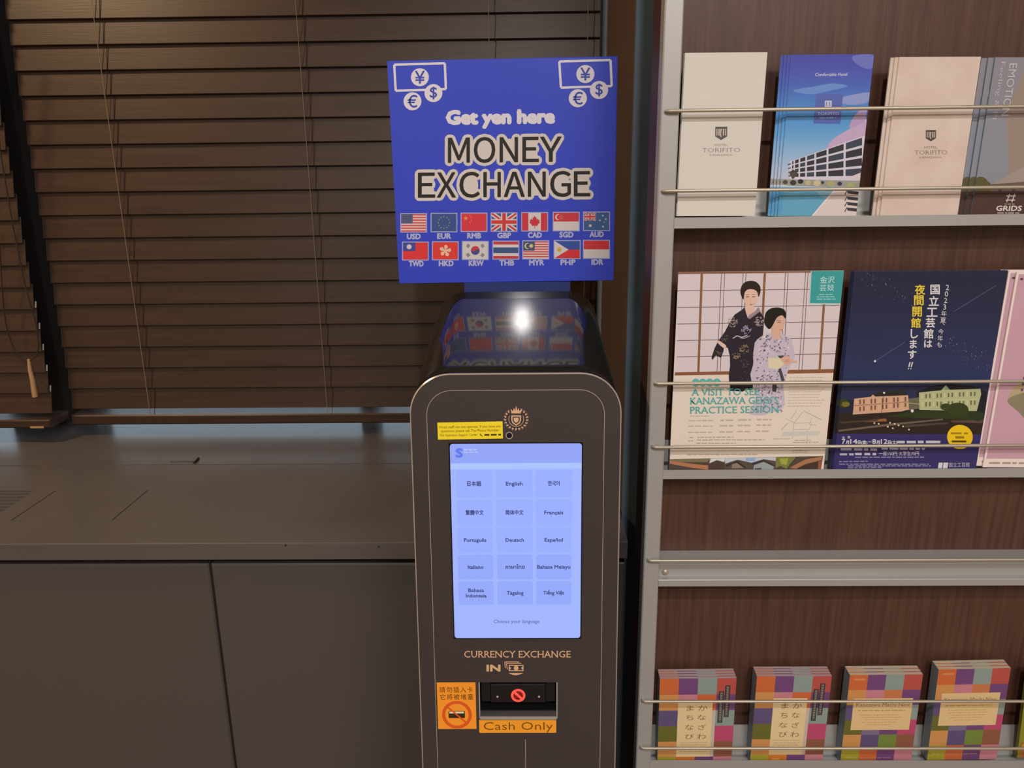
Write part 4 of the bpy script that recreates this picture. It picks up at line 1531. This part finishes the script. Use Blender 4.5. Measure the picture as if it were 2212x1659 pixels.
leaflet('event_flyer', QE, YL, .0016, ink('e4d8cc'), PAPER, 'large white flyer picturing two women in kimono before paper screens', 'flyer', draw_geigi, copies=1, shift=(.0004, 0), gap=.0001,
        what='white kimono flyer tucked right behind the front one', group='white kimono flyers')

QF = [(1846, 584.5), (2177, 586), (2108, 1012.5), (1799, 1016)]


def draw_night(pr):
    g = lambda zx, zy: (1780 + zx / 3.3866, 560 + zy / 3.3866)
    h = lambda zx, zy: (1780 + zx / 5.12, 820 + zy / 5.12)
    HH = lambda pts: [h(*p) for p in pts]
    for k, col in enumerate(('232642', '242844', '252a48', '272c4c', '282f52', '2a3256', '2b345c', '2c3660', '2a3052', '222640', '1e2036')):
        pr.poly([bl(QF, 0, k * .072), bl(QF, 1, k * .072), bl(QF, 1, (k + 1) * .072), bl(QF, 0, (k + 1) * .072)], col, 0)
    rnd = random.Random(3)
    for _ in range(150):
        t = rnd.random()
        if rnd.random() < .45:
            x, y = 250 + t * 420 + rnd.gauss(0, 50), 80 + t * 240 + rnd.gauss(0, 35)
        else:
            x, y = 850 + t * 370 + rnd.gauss(0, 45), 570 + t * 230 + rnd.gauss(0, 35)
        if 250 < x < 1290 and 95 < y < 860 and x < 1330 - (y - 90) * .13:
            pr.circle(*g(x, y), rnd.choice([.5, .6, .8, 1.1]), rnd.choice(['6a7090', '8a8ea8', '545a7c']), 1, n=6)
    pr.line([g(950, 385), g(1260, 195)], 1.2, '565c80', 1)
    pr.line([g(385, 740), g(595, 605)], 1.2, '565c80', 1)
    pr.circle(*g(375, 745), 2.4, 'd8dcea', 2)
    WHT, YEL = 'dad8dc', 'e4cc3c'
    for ch, x, y in (('2', 905, 207), ('0', 898, 255), ('2', 892, 302), ('3', 885, 350), ('年', 880, 398), ('夏', 874, 447), ('今', 858, 530), ('年', 853, 577), ('も', 847, 625)):
        pr.glyph(ch, *g(x, y), 11.5, WHT, 2)
    pr.line([g(872, 470), g(884, 480)], 1.3, WHT, 2)
    for ch, x, y in (('国', 815, 222), ('立', 806, 305), ('工', 793, 388), ('芸', 782, 465), ('館', 768, 545), ('は', 765, 618)):
        pr.glyph(ch, *g(x, y), 20.5 if ch != 'は' else 16, WHT, 2, .5)
    for ch, x, y in (('夜', 705, 222), ('間', 697, 300), ('開', 684, 383), ('館', 675, 465)):
        pr.glyph(ch, *g(x, y), 21, YEL, 2, .5)
    for ch, x, y, s in (('し', 664, 545, 19), ('ま', 656, 620, 18), ('す', 648, 697, 18)):
        pr.glyph(ch, *g(x, y), s, WHT, 2, .5)
    for dx in (-9, 9):
        pr.line([g(642 + dx, 752), g(632 + dx, 788)], 2.6, WHT, 2)
        pr.circle(*g(630 + dx, 800), 1.4, WHT, 2, n=8)
    # floodlit buildings at night
    pr.poly(HH([(150, 380), (1790, 330), (1740, 600), (115, 600)]), '2e2420', 1)
    pr.poly(HH([(1040, 130), (1200, 70), (1400, 40), (1640, 70), (1800, 130), (1780, 460), (1000, 400)]), '1c1e26', 1)
    for x, y, r, col in ((215, 265, 70, '3c4020'), (240, 275, 45, '76702c'), (1480, 330, 120, '37401e'), (1350, 300, 60, '3c4422'), (1700, 400, 80, '2c361c')):
        pr.circle(*h(x, y), r / 5.12, col, 2 if x < 500 else 6, ry=r / 8)
    pr.poly(HH([(800, 385), (1000, 340), (1720, 350), (1760, 460), (1500, 440), (700, 410)]), '2e3a1a', 3)
    pr.poly(HH([(480, 200), (600, 135), (880, 112), (945, 185)]), '2c2826', 2)
    pr.poly(HH([(335, 212), (520, 190), (545, 165), (570, 188), (935, 172), (945, 330), (860, 352), (320, 388)]), 'd2a88c', 3)
    for k in range(14):
        x = 350 + k * 42
        for y in (225 - k * 2.6, 305 - k * 4):
            pr.poly(HH([(x, y), (x + 18, y - 1), (x + 18, y + 48), (x, y + 50)]), '7c5848' if k % 3 else 'd8b08c', 4)
    pr.line(HH([(325, 290), (940, 245)]), 1.4, '9a6e58', 5)
    pr.poly(HH([(940, 210), (1060, 195), (1060, 320), (930, 340)]), '6c6854', 2)
    pr.line(HH([(900, 255), (1060, 270)]), 1.6, 'b0a878', 5)
    pr.poly(HH([(1055, 142), (1300, 118), (1350, 60), (1395, 112), (1730, 100), (1738, 160), (1690, 345), (1060, 335)]), 'b4ba8e', 3)
    for k in range(15):
        x = 1085 + k * 41
        for y in (160 - k * 2, 250 - k * 1.5):
            pr.poly(HH([(x, y), (x + 17, y - 1), (x + 17, y + 46), (x, y + 48)]), '6a7050' if k % 3 else 'ccc89c', 4)
    pr.line(HH([(1060, 235), (1710, 215)]), 1.4, 'ccc49c', 5)
    pr.poly(HH([(1330, 115), (1358, 62), (1388, 112)]), '8aac84', 4)
    pr.line(HH([(665, 140), (635, 430)]), .8, '2a2422', 6)
    pr.circle(*h(668, 145), 2.2, 'f0ead0', 6)
    pr.circle(*h(980, 345), 3.2, 'ece6d0', 6)
    for pts, col in (([(440, 452), (690, 430), (700, 462), (450, 470)], '96603e'), ([(160, 560), (700, 490), (1320, 430), (1320, 445), (700, 515), (160, 580)], '6c6054'), ([(180, 470), (600, 440), (600, 455), (180, 490)], '4c4034'),
                     ([(900, 500), (1380, 470), (1380, 485), (900, 530)], '50443c'), ([(1400, 450), (1760, 440), (1750, 480), (1420, 470)], '584840')):
        pr.poly(HH(pts), col, 4)
    for x, y in ((560, 482), (608, 490), (735, 478), (785, 490), (830, 505), (880, 517), (710, 520), (765, 538), (945, 552)):
        pr.circle(*h(x, y), 2, 'dccca8', 5, n=8)
    pr.poly(HH([(112, 600), (1735, 600), (1675, 985), (70, 1010)]), '37316a', 5)
    pr.circle(*h(1505, 630), 27.5, 'ecc81c', 6, ry=26)
    pr.greek(*h(1405, 590), h(1610, 0)[0], 4, 'a8881c', 7, 2)
    pr.greek(*h(1455, 634), h(1560, 0)[0], 5, '9a7c18', 7, 11)
    pr.rect(*h(1415, 668), *h(1575, 690), '5a4818', 7)
    pr.glyph('会', *h(215, 645), 6, WHT, 6)
    pr.glyph('期', *h(275, 640), 6, WHT, 6)
    for t, x0, x1, cp in (('7', 197, 235, 10), ('月', 243, 277, 6), ('14', 292, 368, 10), ('日(金)', 376, 482, 6), ('8', 537, 577, 10), ('月', 583, 620, 6), ('12', 634, 704, 10), ('日(土)', 712, 812, 6)):
        pr.text(t, *h(x0, 713 - (x0 - 190) * .006), h(x1, 0)[0], cp, WHT, 6, fat=.3)
    pr.line([h(492, 690), h(527, 690)], 1.2, WHT, 6)
    pr.greek(*h(815, 690), h(1330, 0)[0], 5.5, 'c8c6d4', 6, 4, -1)
    pr.greek(*h(185, 775), h(590, 0)[0], 4.6, 'b4b2c8', 6, 6)
    pr.greek(*h(640, 765), h(1120, 0)[0], 4.2, 'a8a6c0', 6, 7)
    pr.greek(*h(175, 830), h(330, 0)[0], 4.6, 'b4b2c8', 6, 16)
    pr.greek(*h(345, 825), h(580, 0)[0], 5, 'c4c2d4', 6, 8)
    pr.text('一般150円 大学生70円', *h(612, 838), h(1055, 0)[0], 6.6, WHT, 6, dy=-1)
    for k, (x0, x1, y) in enumerate(((345, 1110, 862), (165, 490, 912), (165, 1165, 940), (265, 1185, 958), (265, 660, 978))):
        pr.greek(*h(x0, y), h(x1, 0)[0], 2.4, '8684ac', 6, 20 + k, -1.5)
    pr.poly(HH([(1272, 915), (1318, 914), (1310, 975), (1264, 976)]), 'd8d4dc', 6)
    pr.poly(HH([(1326, 914), (1376, 912), (1368, 974), (1318, 975)]), 'd8d4dc', 6)
    pr.text('国立工芸館', *h(1385, 958), h(1612, 0)[0], 7, 'bcb8c8', 6, dy=-1)


leaflet('event_flyer', QF, YL, .0016, ink('2a2f52'), ink('4a5a7c'), 'large navy flyer with a starry night sky and floodlit buildings', 'flyer', draw_night, copies=2, shift=(-.0012, 0), gap=.0006,
        group='navy night flyers', what='# navy flyer from the front, only its left edge showing')

QG = [(2200, 587), (2540, 589), (2440, 1008), (2119, 1012)]


def draw_pink(pr):
    pr.poly([(0, 0), (210, 0), (210, 297), (0, 297)], 'ecdcd8', 0)
    pr.rect(3, 3, 207, 283, 'c8a0b0', 1)
    pr.poly([(18, 188), (34, 160), (60, 142), (110, 132), (110, 235), (60, 228), (36, 208)], 'b8a684', 2, smooth=True)
    pr.poly([(18, 190), (40, 178), (75, 170), (110, 172), (110, 228), (60, 226), (36, 208)], '8c846c', 3, smooth=True)
    pr.greek(6, 10, 10, 3, '5c4854', 3, 2)
    pr.greek(14, 10, 60, 2.5, '7c5c6c', 3, 3)
    for k in range(9):
        pr.rect(34, 100 + k * 9, 37, 104 + k * 9, '6a5060', 3)
    pr.greek(56, 262, 120, 4, '84666e', 3, 5)
    pr.greek(8, 290, 80, 3, 'a89890', 3, 6)


leaflet('event_flyer', QG, YL, .0016, ink('ecdcd8'), PAPER, 'pink flyer with white margin and a rounded beige shape, at the right picture edge', 'flyer', draw_pink, dquad=[(0, 0), (210, 0), (210, 297), (0, 297)],
        copies=2, shift=(-.0085, .0012), gap=.0006, group='pink flyers', what='# pink flyer from the front, only its white left margin showing')

# ---- bottom row: thick town guide booklets with a patchwork cover
YK = .9425
GC = dict(o='c8693c', p='714878', g='8a9a94', r='b4524a', t='cc9256', k='c4808e', i='60527a', v='68682f', m='b84c70', b='8c5a46', y='a49c36', w='74883e', s='78708e', q='c47a50')
QH = [(1430, 1468), (1596, 1463), (1574, 1664), (1415, 1669)]
QI = [(1641, 1463.5), (1804, 1457.5), (1768, 1660), (1613, 1664)]
QJ = [(1845, 1463), (2003, 1452), (1959, 1646), (1806, 1651)]
QK = [(2038, 1450), (2193, 1439), (2144, 1636), (1992, 1645)]


def patch(pr, grid):
    for j, row in enumerate(grid):
        for i, c in enumerate(row):
            if c != '.':
                pr.rect(i * 25, j * 33.4, i * 25 + 25, j * 33.4 + 33.4, GC[c], 0)


def draw_jp(pr):
    patch(pr, ['opgr', 'tkop', 'i..g', 'v..m', 't..b', 'yo.k'])
    pr.rect(50, 167, 75, 200, GC['p'], 0)
    pr.rect(26, 167, 50, 197, 'cc7a34', 1)
    pr.greek(30, 176, 47, 4, 'dca050', 2, 1)
    pr.greek(30, 184, 47, 4, 'dca050', 2, 2)
    pr.rect(25, 46, 70.5, 167, 'e2ca9c', 1)
    for ch, x, y in (('か', 58, 62), ('な', 57, 82), ('ざ', 58, 103), ('わ', 58, 123), ('ま', 41, 62), ('ち', 41, 82), ('な', 41, 103), ('び', 42, 123)):
        pr.glyph(ch, x, y, 11.5, '7c6844', 2)
    pr.line([(29, 136), (66, 136)], .6, '9a8456', 2)
    for k in range(4):
        pr.greek(30, 141 + k * 5, 66, 1.2, 'b89e6a', 2, k)
    for x, y0, y1 in ((78, 27, 94), (86, 15, 82)):
        pr.rect(x, y0, x + 6.5, y1, '2e2e2c', 2)
        pr.rect(x + 1, y0 + 1, x + 5.5, y1 - 1, '5a5450', 3)
        for k in range(int((y1 - y0 - 4) / 5)):
            pr.rect(x + 2.2, y0 + 3 + k * 5, x + 4.4, y0 + 6 + k * 5, '8c847c', 4)


def draw_en(pr):
    patch(pr, ['opgr', 'tkqp', 'i..g', 'v..m', 'tiwb', 'yopk'])
    pr.rect(25, 120, 50, 134, GC['s'], 0)
    pr.rect(50, 120, 75, 134, GC['p'], 0)
    pr.rect(9, 52, 91, 123, 'dec08e', 1)
    pr.text('Kanazawa Machi Navi', 13, 70, 87, 8, '80642e', 2, serif=True, off=-.01)
    pr.greek(16, 79, 82, 1.6, 'a8863e', 2, 1)
    for k, (a, b) in enumerate(((20, 76), (22, 78), (26, 74), (24, 72), (30, 66))):
        pr.greek(a, 89 + k * 5.5, b, 1.1, 'b8984e', 2, k + 3)
    pr.greek(6, 10, 22, 4, 'd08a5c', 2, 2)
    pr.greek(6, 186, 22, 1.6, 'c4be70', 2, 4)
    pr.greek(26, 187, 70, 1.2, 'c89a8c', 2, 5)


DQ = [(0, 0), (100, 0), (100, 200), (0, 200)]
SIDE = mat('booklet_page_edges', 'c4b6ac', .6, vary=('8a6e86', 60, (.3, 40, 3)))
SIDE2 = mat('booklet_cream_page_edges', 'd2c4aa', .6, vary=('a89a88', 60, (.3, 40, 3)))
for q, dr, ed, lab, wh, grp, n, th, y_ in (
        (QH, draw_jp, SIDE, 'patchwork cover town guide booklet with tall Japanese title panel, leftmost in the bottom row', '# booklet from the front in the leftmost patchwork stack', 'Japanese town guides, first stack', 3, .0042, YK),
        (QI, draw_jp, SIDE, 'patchwork town guide booklet with tall Japanese title panel, second stack from the left', '# booklet from the front in the second patchwork stack from the left', 'Japanese town guides, second stack', 3, .0042, YK),
        (QJ, draw_en, SIDE2, 'patchwork town guide booklet with wide English title panel, third stack from the left', '# booklet from the front in the third patchwork stack from the left', 'English town guides, third stack', 2, .0056, YK),
        (QK, draw_en, SIDE2, 'patchwork town guide booklet with wide English title panel, beside the yellow booklet', '# booklet from the front in the patchwork stack beside the yellow booklet', 'English town guides, fourth stack', 2, .0054, YK)):
    leaflet('town_guide', q, y_, th, ink('c4b6ac'), ed, lab, 'booklet', dr, DQ, n, (0, .0006), .0009, grp, wh, ink('7f93a2'))


def draw_yellow(pr):
    pr.rect(0, 0, 100, 200, '8c8a2e', 0)
    pr.rect(7, 0, 100, 165, 'd8a028', 1)
    pr.rect(14, 4, 100, 158, 'cc7c24', 2)
    pr.poly([(4, 165), (40, 158), (100, 162), (100, 200), (2, 200)], 'a87038', 2, smooth=False)
    for k in range(12):
        pr.circle(10 + (k * 37) % 85, 172 + (k * 23) % 24, 5, ['c89a3c', '8a5a2c', 'd8b04c'][k % 3], 3)


leaflet('town_guide', [(2226, 1447), (2380, 1436), (2330, 1628), (2192, 1640)], YK + .004, .006, ink('d8a028'), ink('7c7c34'), 'yellow booklet just peeping in at the right picture edge, bottom row', 'booklet', draw_yellow, DQ)
